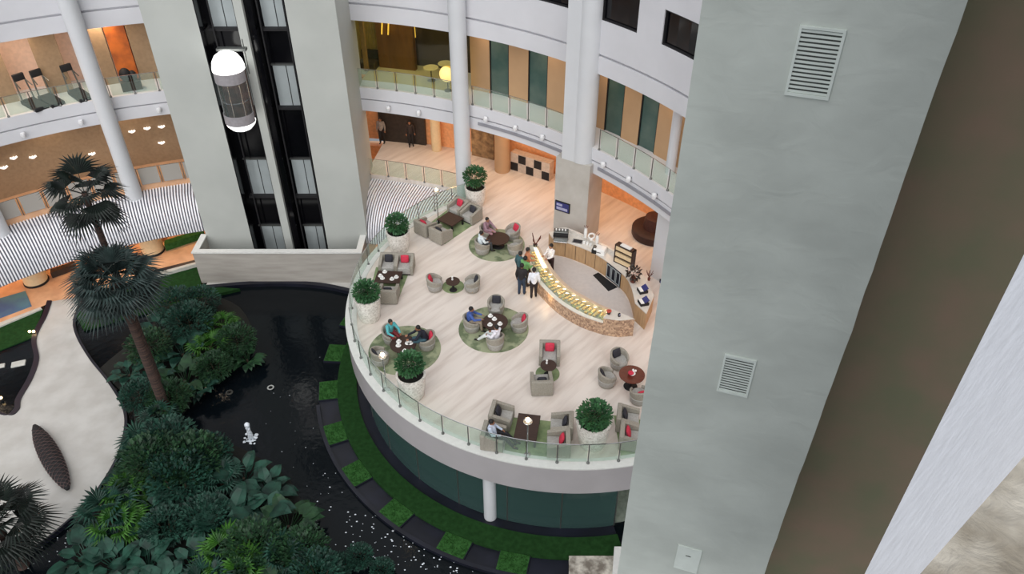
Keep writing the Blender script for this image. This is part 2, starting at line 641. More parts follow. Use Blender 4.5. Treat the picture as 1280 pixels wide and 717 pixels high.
# first gallery back walls: beige panels with dark green windows on the right
a_c1 = azi(584, 130, L1)
wb1 = MB()
BR = 23.9
pan = [(588, 612, 1), (612, 636, 0), (636, 660, 1), (660, 684, 0), (684, 712, 1), (712, 757, 1), (757, 779, 0), (779, 800, 1),
       (800, 822, 0), (822, 843, 1), (843, 900, 1)]


wi = 9
for x0, x1, k in pan:
    yy = 80 + (x0 - 600) * .32
    a0, a1 = azr(x0, yy, BR), azr(x1, yy + (x1 - x0) * .32, BR)
    if k:
        wb1.arc(AC, BR, BR + .3, L1, L2B, a0, a1)
    else:
        w = MB().arc(AC, BR + .08, BR + .14, L1, L2B, a0, a1).build('window_%d' % wi, M['dgreen'])
        struct(w, 'tall dark green window between beige panels', 'window')
        MB().arc(AC, BR + .02, BR + .16, L1, L2B, a0, a0 + .12).arc(AC, BR + .02, BR + .16, L1, L2B, a1 - .12, a1).build('window_frame', M['blackr'], w)
        wi += 1
wb1.arc(AC, BR, BR + .3, L1, L2B, azr(900, 150, BR), A_END)
struct(wb1.build('wall_right_gallery', M['beige']), 'beige panelled back wall of the right gallery', 'wall')
# pale column in the gallery at right
q = azr(845, 175, 23.4)
t = MB().lathe([(.22, L1), (.22, L2B)], 16, (*apt(q, 23.3), 0)).build('gallery_column', M['white'], smooth=True)
tag(t, 'slim white column in the right gallery beside the big grey wall', 'column')

# lounge behind glass, between tower and first column
aL0, aL1 = W1A, azr(590, 100, 23.6)
struct(MB().arc(AC, 25.8, 26.0, L1, L2B, aL0, aL1 + 3).build('wall_lounge', M['loungedark']))
t = MB().arc(AC, 25.0, 25.3, L1, 7.9, azr(472, 60, 25), azr(517, 60, 25)).build('wood_partition', M['loungewood'])
tag(t, 'brown timber partition inside the glazed lounge above the terrace', 'partition')
t = MB().arc(AC, 24.3, 24.5, L1, L2B, aL0, azr(452, 60, 24.3)).build('lounge_end_panel', M['brown_wall'])
tag(t, 'reddish brown wall panel at the left end of the glazed lounge', 'panel')
t = MB()
for k in range(9):
    a = azr(449, 50, 25.5) + k * .35
    t.lathe([(.14, L1), (.14, L2B)], 8, (*apt(a, 25.6), 0))
tag(t.build('lounge_curtain', M['loungeyellow'], smooth=True), 'pale yellow pleated curtain in the glazed lounge', 'curtain')
t = MB().arc(AC, 25.5, 25.58, 7.0, L2B, azr(519, 45, 25.5) - .4, azr(519, 45, 25.5)).build('light_strip', M['gold'])
tag(t, 'glowing yellow vertical light strip in the glazed lounge', 'light strip')
for x in (482, 490):
    a = azr(x, 40, 25.4)
    t = MB().tube((*apt(a, 24.8), 7.3), (*apt(a + .5, 24.8), 8.8), .04).build('slim_tube_lamp', M['gold'])
    tag(t, 'slim slanted glowing tube lamp above the timber partition, %s' % ('left one' if x == 482 else 'right one'), 'lamp')
gl = apt(azr(560, 90, 23.3), 23.2)
t = empty('globe_lamp', (*gl, L1), 0, 'round pale yellow globe lamp in the lounge beside the first white column', 'lamp')
MB().ball((0, 0, .95), .42, 20, 12).build('globe', M['globe'], t, smooth=True)
MB().lathe([(.2, 0), (.2, .04), (.03, .06), (.03, .56)], 14).build('base', M['steel'], t)


def lounge_table():
    t = empty('lounge_table', (0, 0, 0), 0, 'x', 'table')
    MB().lathe([(.4, .7), (.42, .72), (.42, .74)], 20).build('tabletop', M['china'], t)
    MB().lathe([(.25, 0), (.04, .04), (.04, .7)], 12).build('pedestal', M['steel'], t)
    return t


pt = Proto(lounge_table)
for (x, y), lb in (((540, 77), 'round white table in the dark half of the glazed lounge, nearer the glass'),
                   ((550, 66), 'round white table in the dark half of the glazed lounge, farther right')):
    a = azr(x, y, 24.3)
    pt.put((*apt(a, 24.1 if y > 70 else 24.9), L1), 0, lb)
t = empty('lounge_sofa', (*apt(azr(458, 75, 24.6), 24.9), L1), radians(-12), 'dark low armchair beside the curtain in the glazed lounge', 'armchair')
MB().rbox(-.5, .5, -.4, .4, 0, .42, .06).build('seat', M['loungedark'], t, smooth=True)
MB().rbox(-.5, .5, .25, .45, .3, .9, .06).build('backrest', M['blackr'], t, smooth=True)
g = MB().arc(AC, AR + 1.0, AR + 1.03, L1, L2B, aL0, aL1).build('window_20', glassmat('lounge_glass', (236, 232, 200)))
struct(g, 'glass front of the lounge on the first gallery', 'window')

# left gallery at level one: pink corridor with tan wall panels
struct(MB().arc(AC, 25.4, 25.8, L1, L2B, -62, W0 + 1).build('wall_left_corridor', M['pinkish']), 'pinkish corridor wall of the left gallery', 'wall')


def azl(x, y, r):
    return azr(x, y, r)


for k, (x0, x1, y, m_, lb) in enumerate(((-40, 14, 100, 'brown_wall', 'tan wall panel at the far left edge of the left gallery'),
                                        (50, 84, 90, 'brown_wall', 'tan wall panel between exercise machines in the left gallery'),
                                        (122, 140, 75, 'brown_wall', 'tan wall panel right of the left gallery column'),
                                        (140, 166, 70, 'niche', 'orange lit niche panel in the left gallery'),
                                        (166, 196, 66, 'brown_wall', 'tan wall panel next to the lift tower in the left gallery'))):
    a0, a1 = azl(x0, y, 24), azl(x1, y, 24)
    t = MB().arc(AC, 24.0, 24.25, L1, L2B, a0, a1, .8).build('wall_panel', M[m_])
    tag(t, lb, 'wall panel')


def machine(name, loc, rz, lb):
    t = empty(name, loc, rz, lb, 'exercise machine')
    MB().rbox(-.35, .35, -.8, .8, 0, .2, .04).build('base', M['blackr'], t, smooth=True)
    m_ = MB()
    m_.tube((-.3, .6, .2), (-.25, .75, 1.35), .04).tube((.3, .6, .2), (.25, .75, 1.35), .04)
    m_.tube((-.3, .2, 1.0), (-.25, .75, 1.2), .03).tube((.3, .2, 1.0), (.25, .75, 1.2), .03)
    m_.build('frame', M['steel'], t)
    MB().rbox(-.28, .28, .68, .82, 1.2, 1.55, .03).build('console', M['blackr'], t, smooth=True)


for (x, y), r, lb in (((28, 92), 22.9, 'dark exercise machine with upright console in the left gallery, farther left'),
                      ((52, 94), 23.0, 'dark exercise machine before the middle tan panel of the left gallery'),
                      ((90, 90), 23.0, 'dark exercise machine left of the tall white column in the left gallery')):
    a = azl(x, y, r)
    machine('exercise_machine', (*apt(a, r), L1), radians(-a + 20), lb)
t = empty('display_stand', (*apt(azl(158, 85, 23), 22.9), L1), radians(25), 'dark display stand in front of the orange niche', 'stand')
MB().rbox(-.5, .5, -.2, .2, 0, .5, .03).build('base', M['loungedark'], t)
m_ = MB()
m_.ball((-.15, 0, .85), .3, 12, 8, sz=1.2).ball((.2, 0, .75), .2, 12, 8, sz=1.4)
m_.build('ornament', M['blackr'], t, smooth=True)


# ------------------------------------------------------------------ columns
def round_column(x, y, z0, r, ra, lb):
    a = azr(x, y, ra)
    px, py = apt(a, ra)
    t = MB().lathe([(r, z0), (r, 17)], 28, (px, py, 0)).build('round_column', M['col'], smooth=True)
    return tag(t, lb, 'column')


round_column(580.5, 235, 0, .43, 21.75, 'tall round white column at the back edge of the cafe terrace, beside a potted tree')
a_l1 = azr(166, 236, 21.75)
round_column(166, 238, -.5, .43, 21.75, 'tall round white column rising behind the striped canopy at left')
round_column(-4, 280, -.5, .43, 21.75, 'round white column cut by the left edge of the picture')

# big composite pillar with square stone pier
A = P(691.4, 292, 0)
da = Vector((sin(radians(122)), cos(radians(122)), 0))
db = Vector((sin(radians(32)), cos(radians(32)), 0))
B_ = A + da * 1.85
t = empty('composite_pillar', (A + da * .95 + db * .7), 0, 'massive white pillar on a square stone pier behind the bar', 'pillar')
off = t.location.copy()


def rel(p):
    return (p[0] - off.x, p[1] - off.y, p[2] - off.z)


pm = MB()
pl = [A, B_, B_ + db * 1.5, A + db * 1.5]
pm.prism([rel(p) for p in pl], 0, 4.5)
pm.build('stone_pier', mat('pier_stone', (190, 186, 180), .5, rgb2=(176, 171, 164), scale=1), t)
pm = MB()
c0 = A + da * .5 + db * .25
c1_ = A + da * 1.22 + db * .45
pm.lathe([(.52, 4.5), (.52, 17)], 26, rel((c1_.x, c1_.y, 0)))
pm.build('round_shaft', M['col'], t, smooth=True)
pm = MB()
pp = [A + da * .3, A + da * 1.0, A + da * 1.0 + db * 1.2, A + da * .3 + db * 1.2]
pm.prism([rel(p) for p in pp], 4.5, 17)
pm.build('flat_shaft', M['col'], t)


def sign(name, p0, p1, z0, z1, nrm, lb):
    """framed board between two plan points"""
    mid = (p0 + p1) / 2
    ang = atan2(p1.y - p0.y, p1.x - p0.x)
    t = empty(name, (mid.x, mid.y, z0), ang, lb, 'sign')
    w = (p1 - p0).length / 2
    h = z1 - z0
    MB().box(-w, w, -.05, 0, 0, h).build('frame', M['blackr'], t)
    MB().box(-w + .05, w - .05, -.065, -.05, .05, h - .05).build('board', M['blue'], t)
    m_ = MB()
    m_.box(-w + .1, w - .12, -.075, -.065, .1, .24)
    m_.box(-w + .1, 0, -.075, -.065, h - .24, h - .12)
    m_.build('pale_band', M['signp'], t)


# the sight lines of the sign meet the pier's front face
def on_face(x, y, A, d):
    u = (x - CX) / FPX
    v = -(y - CY) / FPX
    r = Vector((u, cos(TH) + v * sin(TH), -sin(TH) + v * cos(TH)))
    n = Vector((d.y, -d.x, 0))
    tt = n.dot(Vector((A.x, A.y, 0))) / n.dot(r)
    return Vector((0, 0, H)) + r * tt


s0 = on_face(694.2, 261, A, da)
s1 = on_face(712, 272, A, da)
st = on_face(694.2, 249, A, da)
sign('blue_wall_sign', Vector((s0.x, s0.y, 0)), Vector((s1.x, s1.y, 0)), s0.z, st.z, None, 'small framed blue sign on the stone pier behind the bar')

# second pier at right, mostly behind the grey wall
C2 = P(806, 366, 0)
pm = MB()
d2 = Vector((sin(radians(140)), cos(radians(140)), 0))
e2 = Vector((sin(radians(50)), cos(radians(50)), 0))
C2 = P(812, 344, 0)
pm.prism([C2, C2 + d2 * 1.8, C2 + d2 * 1.8 + e2 * 1.3, C2 + e2 * 1.3], 0, 3.97)
tag(pm.build('square_pier', M['col']), 'pale square pier at the right end of the bar, partly behind the grey wall', 'pillar')
s0 = on_face(823.5, 361, C2, d2)
s1 = on_face(831, 368, C2, d2)
st = on_face(823.5, 347, C2, d2)
sign('blue_pier_sign', Vector((s0.x, s0.y, 0)), Vector((s1.x, s1.y, 0)), s0.z, st.z, None, 'small blue sign on the pale pier beside the grey wall')


# ------------------------------------------------------------------ balustrades
def balustrade(C, r, z, angs, lb, h=1.05, rail=False, group=None, foot=True, gm='glass'):
    """glass panels between slim posts on an arc, posts at the listed azimuths"""
    t = empty('glass_balustrade', (C[0], C[1], z), 0, lb, 'railing', group)
    for a in angs:
        ca, sa = sin(radians(a)), cos(radians(a))
        m_ = MB()
        m_.tube((r * ca, r * sa, 0), (r * ca, r * sa, h), .022, n=6)
        if foot:
            m_.lathe([(.06, 0), (.06, .05), (.03, .1)], 8, (r * ca, r * sa, 0))
        m_.build('post', M['steel'], t)
    for a, b in zip(angs[:-1], angs[1:]):
        s = 1 if b > a else -1
        MB().arc((0, 0), r - .03, r - .015, .08, h, a + s * .25, b - s * .25, 2.5).build('glass_panel', M[gm], t)
    m_ = MB()
    m_.arc((0, 0), r - .034, r - .008, h, h + .02, angs[0], angs[-1])
    m_.build('handrail', M['chrome'], t)
    return t


balustrade(TC, 9.82, .03, [-29 - 6.65 * k for k in range(0, 27)] + [-29 - 6.65 * k for k in range(27, 36)],
           'curved glass railing with slim steel posts around the cafe terrace', h=1.0, rail=True)
balustrade(AC, AR - .06, 0, [W1A + .6 + 2.9 * k for k in range(0, 5)] + [azr(573, 236, AR)],
           'straight-looking glass railing at the gallery floor between tower and first column', h=1.05)
balustrade(AC, AR - .1, 0, [W0 - .3 - 3.1 * k for k in range(0, 15)], 'long glass railing above the striped canopy at left', h=1.1, foot=False, gm='greyed_glass')
balustrade(AC, AR + .05, L1 + .02, [W1A + .4 + 2.83 * k for k in range(0, 6)], 'glass railing of the first gallery between tower and first column')
balustrade(AC, AR + .05, L1 + .02, [azr(590, 130, AR) + 2.9 * k for k in range(0, 6)], 'glass railing of the first gallery between round column and big pillar')
balustrade(AC, AR + .05, L1 + .02, [azr(748, 186, AR) + 2.9 * k for k in range(0, 9)], 'glass railing of the first gallery right of the big pillar')
balustrade(AC, AR + .05, L1 + .02, [W0 - .3 - 3.1 * k for k in range(0, 15)], 'glass railing of the first gallery at left')


# ------------------------------------------------------------------ fascia spotlights
def spotl():
    t = empty('fascia_spotlight', (0, 0, 0), 0, 'x', 'spotlight')
    MB().box(-.05, .05, -.04, .06, -.05, .05).build('bracket', M['steel'], t)
    MB().lathe([(.0, -.16), (.1, -.15), (.13, -.02), (.1, .09), (0, .12)], 14, (0, -.16, 0)).build('lamp_head', M['spot'], t, smooth=True)
    return t


ps = Proto(spotl)
for k, (x, y, sd, lb) in enumerate(((30, 171, 0, 'white spotlight on the left gallery fascia, leftmost'), (103, 157, 0, 'white spotlight on the left gallery fascia just left of the column'),
                                    (200, 140, 0, 'white spotlight on the left gallery fascia next to the lift tower'),
                                    (487, 139, 0, 'white spotlight on the gallery fascia right of the lift tower'),
                                    (525, 145, 0, 'white spotlight on the gallery fascia left of the round column'),
                                    (609, 149, 1, 'white spotlight on the gallery fascia just right of the round column'),
                                    (646, 158, 1, 'white spotlight on the gallery fascia midway to the big pillar'),
                                    (680, 172, 1, 'white spotlight on the gallery fascia just left of the big pillar'),
                                    (756, 212, 1, 'lit white spotlight on the gallery fascia just right of the big pillar'),
                                    (788, 229, 1, 'white spotlight on the fascia, second right of the big pillar'),
                                    (820, 251, 1, 'white spotlight on the fascia nearest the grey wall'))):
    a = azr(x, y, AR)
    p = on = None
    px, py = apt(a, AR)
    ps.put((px, py, 4.38 if sd == 0 else 4.85), radians(-a), lb)


# ------------------------------------------------------------------ lift tower
TX0, TX1 = -17.3, -8.19
YF, YB = 36.6, 37.6
S = [(-14.77, -12.93), (-12.52, -10.52)]
m_ = MB()
m_.box(TX0, S[0][0], YF, 40.6, G, 17)
m_.box(S[0][1], S[1][0], YF, YF + .25, G, 17)
m_.box(S[1][1], TX1, YF, 40.6, G, 17)
m_.box(S[0][0], S[1][1], YB + .15, 40.6, G, 17)
struct(m_.build('wall_tower', M['block']), 'tall grey lift tower with two open shafts', 'wall')
# black linings of the shafts
m_ = MB()
m_.box(S[0][0], S[1][1], YB, YB + .12, G, 17)
m_.box(S[0][0] - .001, S[0][0] + .05, YF + .02, YB, G, 17)
m_.box(S[1][1] - .05, S[1][1] + .001, YF + .02, YB, G, 17)
m_.box(S[0][1] - .02, S[1][0] + .02, YF + .26, YB, G, 17)
m_.box(S[1][0] + .02, S[1][0] + .32, YF + .3, YB - .02, G, 17)
struct(m_.build('wall_shaft', M['black']), 'black glass lining of the lift shafts', 'wall')
# landing doors
k = 40
for z in (G, 0.0, L1, 9.4):
    for i, (x0, x1) in enumerate(((-14.5, -13.05), (-11.95, -10.62))):
        d = struct(MB().box(x0, x1, YB - .06, YB, z, z + 2.15).build('door_%d' % k, M['door']),
                   'pale steel lift landing door', 'door')
        xm = (x0 + x1) / 2
        MB().box(xm - .02, xm + .02, YB - .07, YB - .055, z, z + 2.15).build('door_gap', M['blackr'], d)
        MB().box(x0 - .06, x1 + .06, YB - .1, YB - .0, z + 2.15, z + 2.22).build('door_head', M['steel'], d)
        MB().box(x0 - .1, x1 + .1, YB - .35, YB, z - .12, z).build('door_sill', M['blackr'], d)
        k += 1
for i, x in enumerate((-14.3, -13.1, -12.0, -10.75)):
    t = MB().box(x - .03, x + .03, YF + .5, YF + .58, G, 17).build('guide_rail', M['blackr'])
    tag(t, 'dark vertical lift guide rail, %s in the %s shaft' % (('left one', 'right one')[i % 2], ('left', 'right')[i // 2]), 'guide rail')

# glass lift cab
t = empty('glass_lift_cab', (-13.5, 35.75, 5.3), 0, 'glowing glass lift cab with white domed top and bottom in the left shaft', 'lift')
CH = 2.7
MB().lathe([(.7, 0), (.7, CH)], 28, a0=180, a1=360, cap=False).build('glass_body', M['cab_glass'], t, smooth=True, fix=False)
MB().lathe([(.76, CH), (.76, CH + .12), (.7, CH + .4), (.55, CH + .65), (.3, CH + .82), (0, CH + .88)], 28).build('dome_top', M['dome'], t, smooth=True)
MB().lathe([(0, -.5), (.25, -.47), (.5, -.34), (.68, -.14), (.73, 0)], 28).build('dome_bottom', M['dome'], t, smooth=True)
m_ = MB()
m_.lathe([(.62, .02), (.62, .06), (0, .06)], 20)
m_.box(-.6, .6, .2, .6, .05, CH - .05)
m_.build('cabin_interior', mat('cab_wood', (78, 50, 42), .5, var=.3, scale=2), t)
for a in (180, 225, 270, 315, 360):
    x, y = .71 * cos(radians(a)), .71 * sin(radians(a))
    MB().tube((x, y, 0), (x, y, CH), .02, n=6).build('mullion', M['chrome'], t)
fr_ = mat('frosted', (150, 146, 150), .5, var=.04)
for z, hh in ((.02, .5), (CH - .55, .53)):
    MB().lathe([(.72, z), (.74, z), (.74, z + hh), (.72, z + hh)], 28, a0=180, a1=360, cap=False).build('frosted_band', fr_, t, smooth=True)
MB().lathe([(.6, 1.15), (.63, 1.15), (.63, 1.2), (.6, 1.2), (.6, 1.15)], 24, a0=180, a1=360, cap=False).build('inner_handrail', M['chrome'], t)
MB().box(-.5, .9, .3, .6, CH + .75, CH + .87).tube((.8, .4, 2.3), (.8, .4, CH + 1.3), .03).build('hoist_frame', M['steel'], t)

# parapet round the foot of the tower
zt = -2.15
m_ = MB()
m_.box(-17.55, -8.3, 34.95, 35.2, G, zt - .08)
m_.box(-17.55, -17.3, 35.2, 36.7, G, zt - .08)
m_.box(-8.55, -8.3, 35.2, 36.7, G, zt - .08)
struct(m_.build('wall_parapet', M['wallstone']), 'low stone parapet around the foot of the lift tower', 'wall')
m_ = MB()
m_.box(-17.6, -8.25, 34.9, 35.24, zt - .08, zt)
m_.box(-17.6, -17.26, 35.24, 36.7, zt - .08, zt)
m_.box(-8.59, -8.25, 35.24, 36.7, zt - .08, zt)
struct(m_.build('trim_9', M['ledge']), 'pale coping on the stone parapet', 'coping')


# ------------------------------------------------------------------ striped canopy
def canopy(a0, a1, lb, prof):
    pitch = .42
    n = int(abs(a1 - a0) / pitch)
    vs, fs, mi = [], [], []
    K = len(prof)
    for i in range(n):
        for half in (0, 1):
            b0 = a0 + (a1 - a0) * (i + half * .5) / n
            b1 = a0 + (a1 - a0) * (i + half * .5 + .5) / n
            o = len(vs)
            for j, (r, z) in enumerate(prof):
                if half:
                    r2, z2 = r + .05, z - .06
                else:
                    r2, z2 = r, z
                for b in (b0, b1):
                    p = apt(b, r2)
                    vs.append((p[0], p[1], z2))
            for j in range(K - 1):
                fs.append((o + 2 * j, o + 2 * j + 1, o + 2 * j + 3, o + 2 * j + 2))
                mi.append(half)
    m_ = MB()
    m_.v, m_.f, m_.mi = vs, fs, mi
    c = m_.build('striped_canopy', [M['canopyw'], M['canopyd']], fix=False)
    sm = c.modifiers.new('s', 'SOLIDIFY')
    sm.thickness = .05
    tag(c, lb, 'canopy')


prof = [(AR - .02, -.3)] + [(AR - .6 - 1.5 * sin(radians(t_)), -2.35 + 1.95 * cos(radians(t_))) for t_ in range(0, 91, 10)]
canopy(W0, -62, 'long white ribbed canopy curving below the left gallery', prof)
prof = [(AR - .02, -.3)] + [(AR - .8 - 2.2 * sin(radians(t_)), -2.7 + 2.3 * cos(radians(t_))) for t_ in range(0, 91, 10)]
canopy(W1A, 44, 'white ribbed canopy between the lift tower and the cafe terrace', prof)

# ------------------------------------------------------------------ garden level
WZ = G - .1
struct(MB().prism([(-34, 8), (14, 8), (14, 36.4), (-34, 36.4)], WZ - .2, WZ).build('floor_pond', M['water']), 'dark still water of the garden pond', 'pond')


def spline(pts, n=8):
    out = []
    N = len(pts)
    for i in range(N - 1):
        p0, p1, p2, p3 = pts[max(0, i - 1)], pts[i], pts[i + 1], pts[min(N - 1, i + 2)]
        for k in range(n):
            t = k / n
            out.append(tuple(.5 * ((2 * p1[j]) + (-p0[j] + p2[j]) * t + (2 * p0[j] - 5 * p1[j] + 4 * p2[j] - p3[j]) * t * t + (-p0[j] + 3 * p1[j] - 3 * p2[j] + p3[j]) * t ** 3) for j in (0, 1)))
    out.append(tuple(pts[-1][:2]))
    return out


def pl(*q, z=G):
    return [tuple(P(x, y, z)[:2]) for x, y in q]


right_edge = spline(pl((106, 372), (93, 398), (95, 420), (112, 450), (134, 478), (152, 508), (156, 535), (145, 575), (115, 622), (70, 665), (20, 700), (-60, 740)))
left_edge = spline(pl((66, 378), (60, 396), (47, 424), (50, 450), (42, 475), (28, 500), (25, 514), (10, 520), (-30, 500), (-90, 470)))
plaza = right_edge + list(reversed(left_edge))
# close the strip on the far left
plaza = right_edge + [tuple(P(-200, 740, G)[:2]), tuple(P(-200, 500, G)[:2])] + list(reversed(left_edge))
struct(MB().prism(plaza, G - .3, G + .1).build('floor_plaza', M['plaza']), 'pale stone path curving between the ponds', 'path')
rm = MB()
re2 = [(x + .12, y + .05) for x, y in right_edge]
rm.strip(right_edge, re2, G - .3, G + .13)
struct(rm.build('trim_10', M['darkdeck']))
# dark kerb pool at left
lp = left_edge + [tuple(P(-90, 400, G)[:2]), tuple(P(0, 408, G)[:2])]
struct(MB().prism(lp, G - .3, G + .06).build('floor_left_pool', M['water']), 'dark sculpted pool left of the path', 'pool')
km = MB()
le2 = [(x - .26, y) for x, y in left_edge]
km.strip(left_edge, le2, G - .3, G + .16)
struct(km.build('trim_11', mat('purple_kerb', (30, 24, 38), .4), smooth=True), 'dark kerb of the left pool', 'kerb')
gq = pl((-30, 425), (20, 403), (55, 388), (47, 412), (40, 424), (0, 440), (-30, 446))
t = MB().prism(gq, G - .2, G + .12).build('lawn_strip', M['grass'])
tag(t, 'strip of dark green lawn beside the left pool', 'lawn', kind='stuff')
cq = pl((-5, 409), (52, 387), (54, 389), (-5, 414))
struct(MB().prism(cq, G, G + .2).build('trim_12', M['curb']), 'thin pale kerb beside the left lawn', 'kerb')
for (x, y, w_, lb) in ((24, 456, .32, 'small pale square tile in the dark left pool'), (1, 459, .22, 'small pale tile in the left pool at the picture edge')):
    p = P(x, y, G)
    o = MB().rbox(-w_, w_, -w_ * .6, w_ * .6, 0, .08, .02).build('stepping_tile', M['curb'])
    o.location = (p.x, p.y, G + .05)
    o.rotation_euler = (0, 0, radians(20))
    tag(o, lb, 'tile')


def bollf():
    t = empty('ground_lamp', (0, 0, 0), 0, 'x', 'lamp')
    MB().lathe([(.05, -.1), (.05, .12)], 10).build('stem', M['blackr'], t)
    MB().ball((0, 0, .16), .07, 10, 6).build('bulb', M['bulb'], t, smooth=True)
    return t


pgl = Proto(bollf)
for x, y, lb in ((38, 416, 'glowing ground lamp on the left lawn, left of two'), (43, 416, 'glowing ground lamp on the left lawn, right of two'),
                 (178, 366, 'tiny glowing ground lamp in the lawn behind the palm'), (2, 499, 'tiny glowing lamp at the edge of the left pool')):
    p = P(x, y, G + .15)
    pgl.put((p.x, p.y, G + .1), 0, lb)
# lawn below the lobby edge at the tower
gq = pl((185, 352), (250, 334), (252, 358), (300, 362), (205, 384), (160, 396), (104, 412), (96, 396), (108, 374), (150, 362))
t = MB().prism(gq, G - .2, G + .08).build('lawn_bank', M['grass'])
tag(t, 'dark lawn bank between the lobby edge and the pond', 'lawn', kind='stuff')
cq = pl((188, 348), (250, 331), (250, 333.5), (188, 351.5))
struct(MB().prism(cq, G, G + .28).build('trim_13', M['curb']), 'pale kerb along the lobby edge', 'kerb')
cq = pl((182, 341), (250, 324), (250, 331), (182, 349))
struct(MB().prism(cq, G, G + .06).build('trim_14', M['darkdeck']))
# pond back kerb and pale strip under the parapet
bk = spline(pl((255, 362), (300, 358), (350, 356), (400, 359), (436, 366)))
bk2 = [(x, y + .28) for x, y in bk]
struct(MB().strip(bk, bk2, G - .3, G + .12).build('trim_15', M['darkdeck']), 'dark curved coping at the back of the pond', 'coping')
bk3 = [(x, 35.0) for x, y in bk]
struct(MB().strip(bk2, bk3, G - .3, G + .02).build('floor_strip', M['plaza']))

# grass ring, slate ring and border round the terrace
t = MB().arc(TC, 10.1, 11.02, G - .3, G + .12, -80, -190, 2).build('grass_ring', M['grass'])
tag(t, 'curved ring of lawn around the foot of the terrace', 'lawn', kind='stuff')
struct(MB().arc(TC, 9.45, 10.1, G - .3, G - .02, -60, -190, 2).build('floor_slate', M['darkdeck']))
struct(MB().arc(TC, 11.02, 11.9, G - .3, G - .06, -98, -190, 2).build('floor_slate_ring', M['darkdeck']), 'dark slate ring between the grass squares', 'paving')
struct(MB().arc(TC, 11.88, 12.05, G - .3, G + .06, -104, -190, 2).build('trim_16', M['darkdeck']), 'thin dark border of the pond', 'border')


# stepping grass squares
def gsq():
    t = empty('grass_tile', (0, 0, 0), 0, 'x', 'grass square')
    MB().box(-.5, .5, -.5, .5, -.3, .02).build('tray', M['darkdeck'], t)
    m_ = MB()
    m_.box(-.47, .47, -.47, .47, .0, .06)
    rnd = random.Random(3)
    for k in range(500):
        x, y = rnd.uniform(-.46, .46), rnd.uniform(-.46, .46)
        a = rnd.uniform(0, pi)
        w = .015
        m_.add([(x - w * cos(a), y - w * sin(a), .05), (x + w * cos(a), y + w * sin(a), .05), (x + rnd.uniform(-.02, .02), y + rnd.uniform(-.02, .02), .12)], [(0, 1, 2)])
    g_ = m_.build('turf', M['grass2'], t, fix=False)
    return t


pg = Proto(gsq)
sq = [(-73.8, 'mid green grass square beside the terrace, farthest back at the pond wall'), (-86.5, 'grass square in the dark slate ring, second from the back'),
      (-99.6, 'grass square in the dark slate ring, third from the back'), (-113.7, 'grass square in the slate ring, fourth from the back, level with the fountain'),
      (-126.8, 'grass square in the slate ring, fifth from the back'), (-140.9, 'grass square in the slate ring, sixth from the back'),
      (-155.5, 'grass square in the slate ring, seventh from the back, below the terrace'), (-167.8, 'grass square in the slate ring, nearest the pebble bed')]
for a, lb in sq:
    x, y = tpt(a, 11.45)
    o = pg.put((x, y, G), radians(-a), lb)
    if a != -73.8:
        o.scale = (1.25, .92, 1)

# glazed lobby under the terrace
gw = MB().arc(TC, 9.58, 9.61, G, -1.4, -190, -60, 3).build('window_30', M['lobby_glass'], smooth=True)
struct(gw, 'curved green glass wall below the terrace', 'window')
m_ = MB()
for a in range(-190, -59, 13):
    x, y = tpt(a, 9.6)
    m_.lathe([(.03, G), (.03, -1.4)], 6, (x, y, 0))
m_.build('window_mullions', M['steel'], gw)
struct(MB().prism([tpt(a, 9.45) for a in range(0, 360, 6)], G - .3, G + .02).build('floor_below_terrace', mat('under_floor', (120, 128, 118), .5, var=.1)))
p = P(613, 645, G)
t = MB().lathe([(.26, G), (.26, -1.4)], 20, (p.x, p.y, 0)).build('lower_column', M['col'], smooth=True)
tag(t, 'short round white column between the glass panels below the terrace', 'column')
for x, y, lb in ((690, 640, 'pale curtained partition behind the lower glass, left of two'), (738, 645, 'pale curtained partition behind the lower glass, right of two')):
    p = P(x, y, G)
    t = MB()
    for k in range(14 if x < 700 else 9):
        t.lathe([(.11, G), (.11, -2.4)], 8, (p.x - .9 + k * .15, p.y + 1.6, 0))
    tag(t.build('curtain', mat('pale_curtain', (120, 150, 140), .8, var=.05), smooth=True), lb, 'curtain')

# fountain
p = P(314, 548, WZ)
t = empty('fountain_jet', (p.x, p.y, WZ), 0, 'white bubbling fountain jet in the dark pond', 'fountain')
m_ = MB()
rnd = random.Random(5)
for k in range(40):
    z = .9 * (k / 40)
    m_.ball((rnd.uniform(-.04, .04), rnd.uniform(-.04, .04), z), .09 * (1 - .3 * k / 40), 6, 4)
m_.ball((0, 0, .92), .13, 8, 5)
m_.build('jet', M['foam'], t, smooth=True)
m_ = MB()
for k in range(26):
    a = rnd.uniform(0, 2 * pi)
    r = rnd.uniform(.05, .38)
    m_.ball((r * cos(a), r * sin(a), .02), rnd.uniform(.03, .09), 6, 4, sz=.4)
m_.build('splash', M['foam'], t, smooth=True)
for (x, y, m2, lb) in ((338.5, 485, 'chrome', 'small pale ring shaped fountain nozzle in the dark pond'), (287, 491, 'steel', 'small dull ring shaped nozzle left of the pale one')):
    p = P(x, y, WZ)
    t = empty('fountain_nozzle', (p.x, p.y, WZ), 0, lb, 'nozzle')
    MB().lathe([(.1, .02), (.16, .02), (.17, .06), (.1, .06), (.1, .02)], 16).build('ring', M[m2], t)
    MB().lathe([(.03, -.1), (.03, .05)], 8).build('spout', M['blackr'], t)

# glints of light on the water, modelled as small pale flecks
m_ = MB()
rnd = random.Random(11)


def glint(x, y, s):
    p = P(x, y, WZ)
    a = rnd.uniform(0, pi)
    m_.ball((p.x, p.y, WZ + .01), s, 6, 3, sx=1.2, sy=.8, sz=.3)


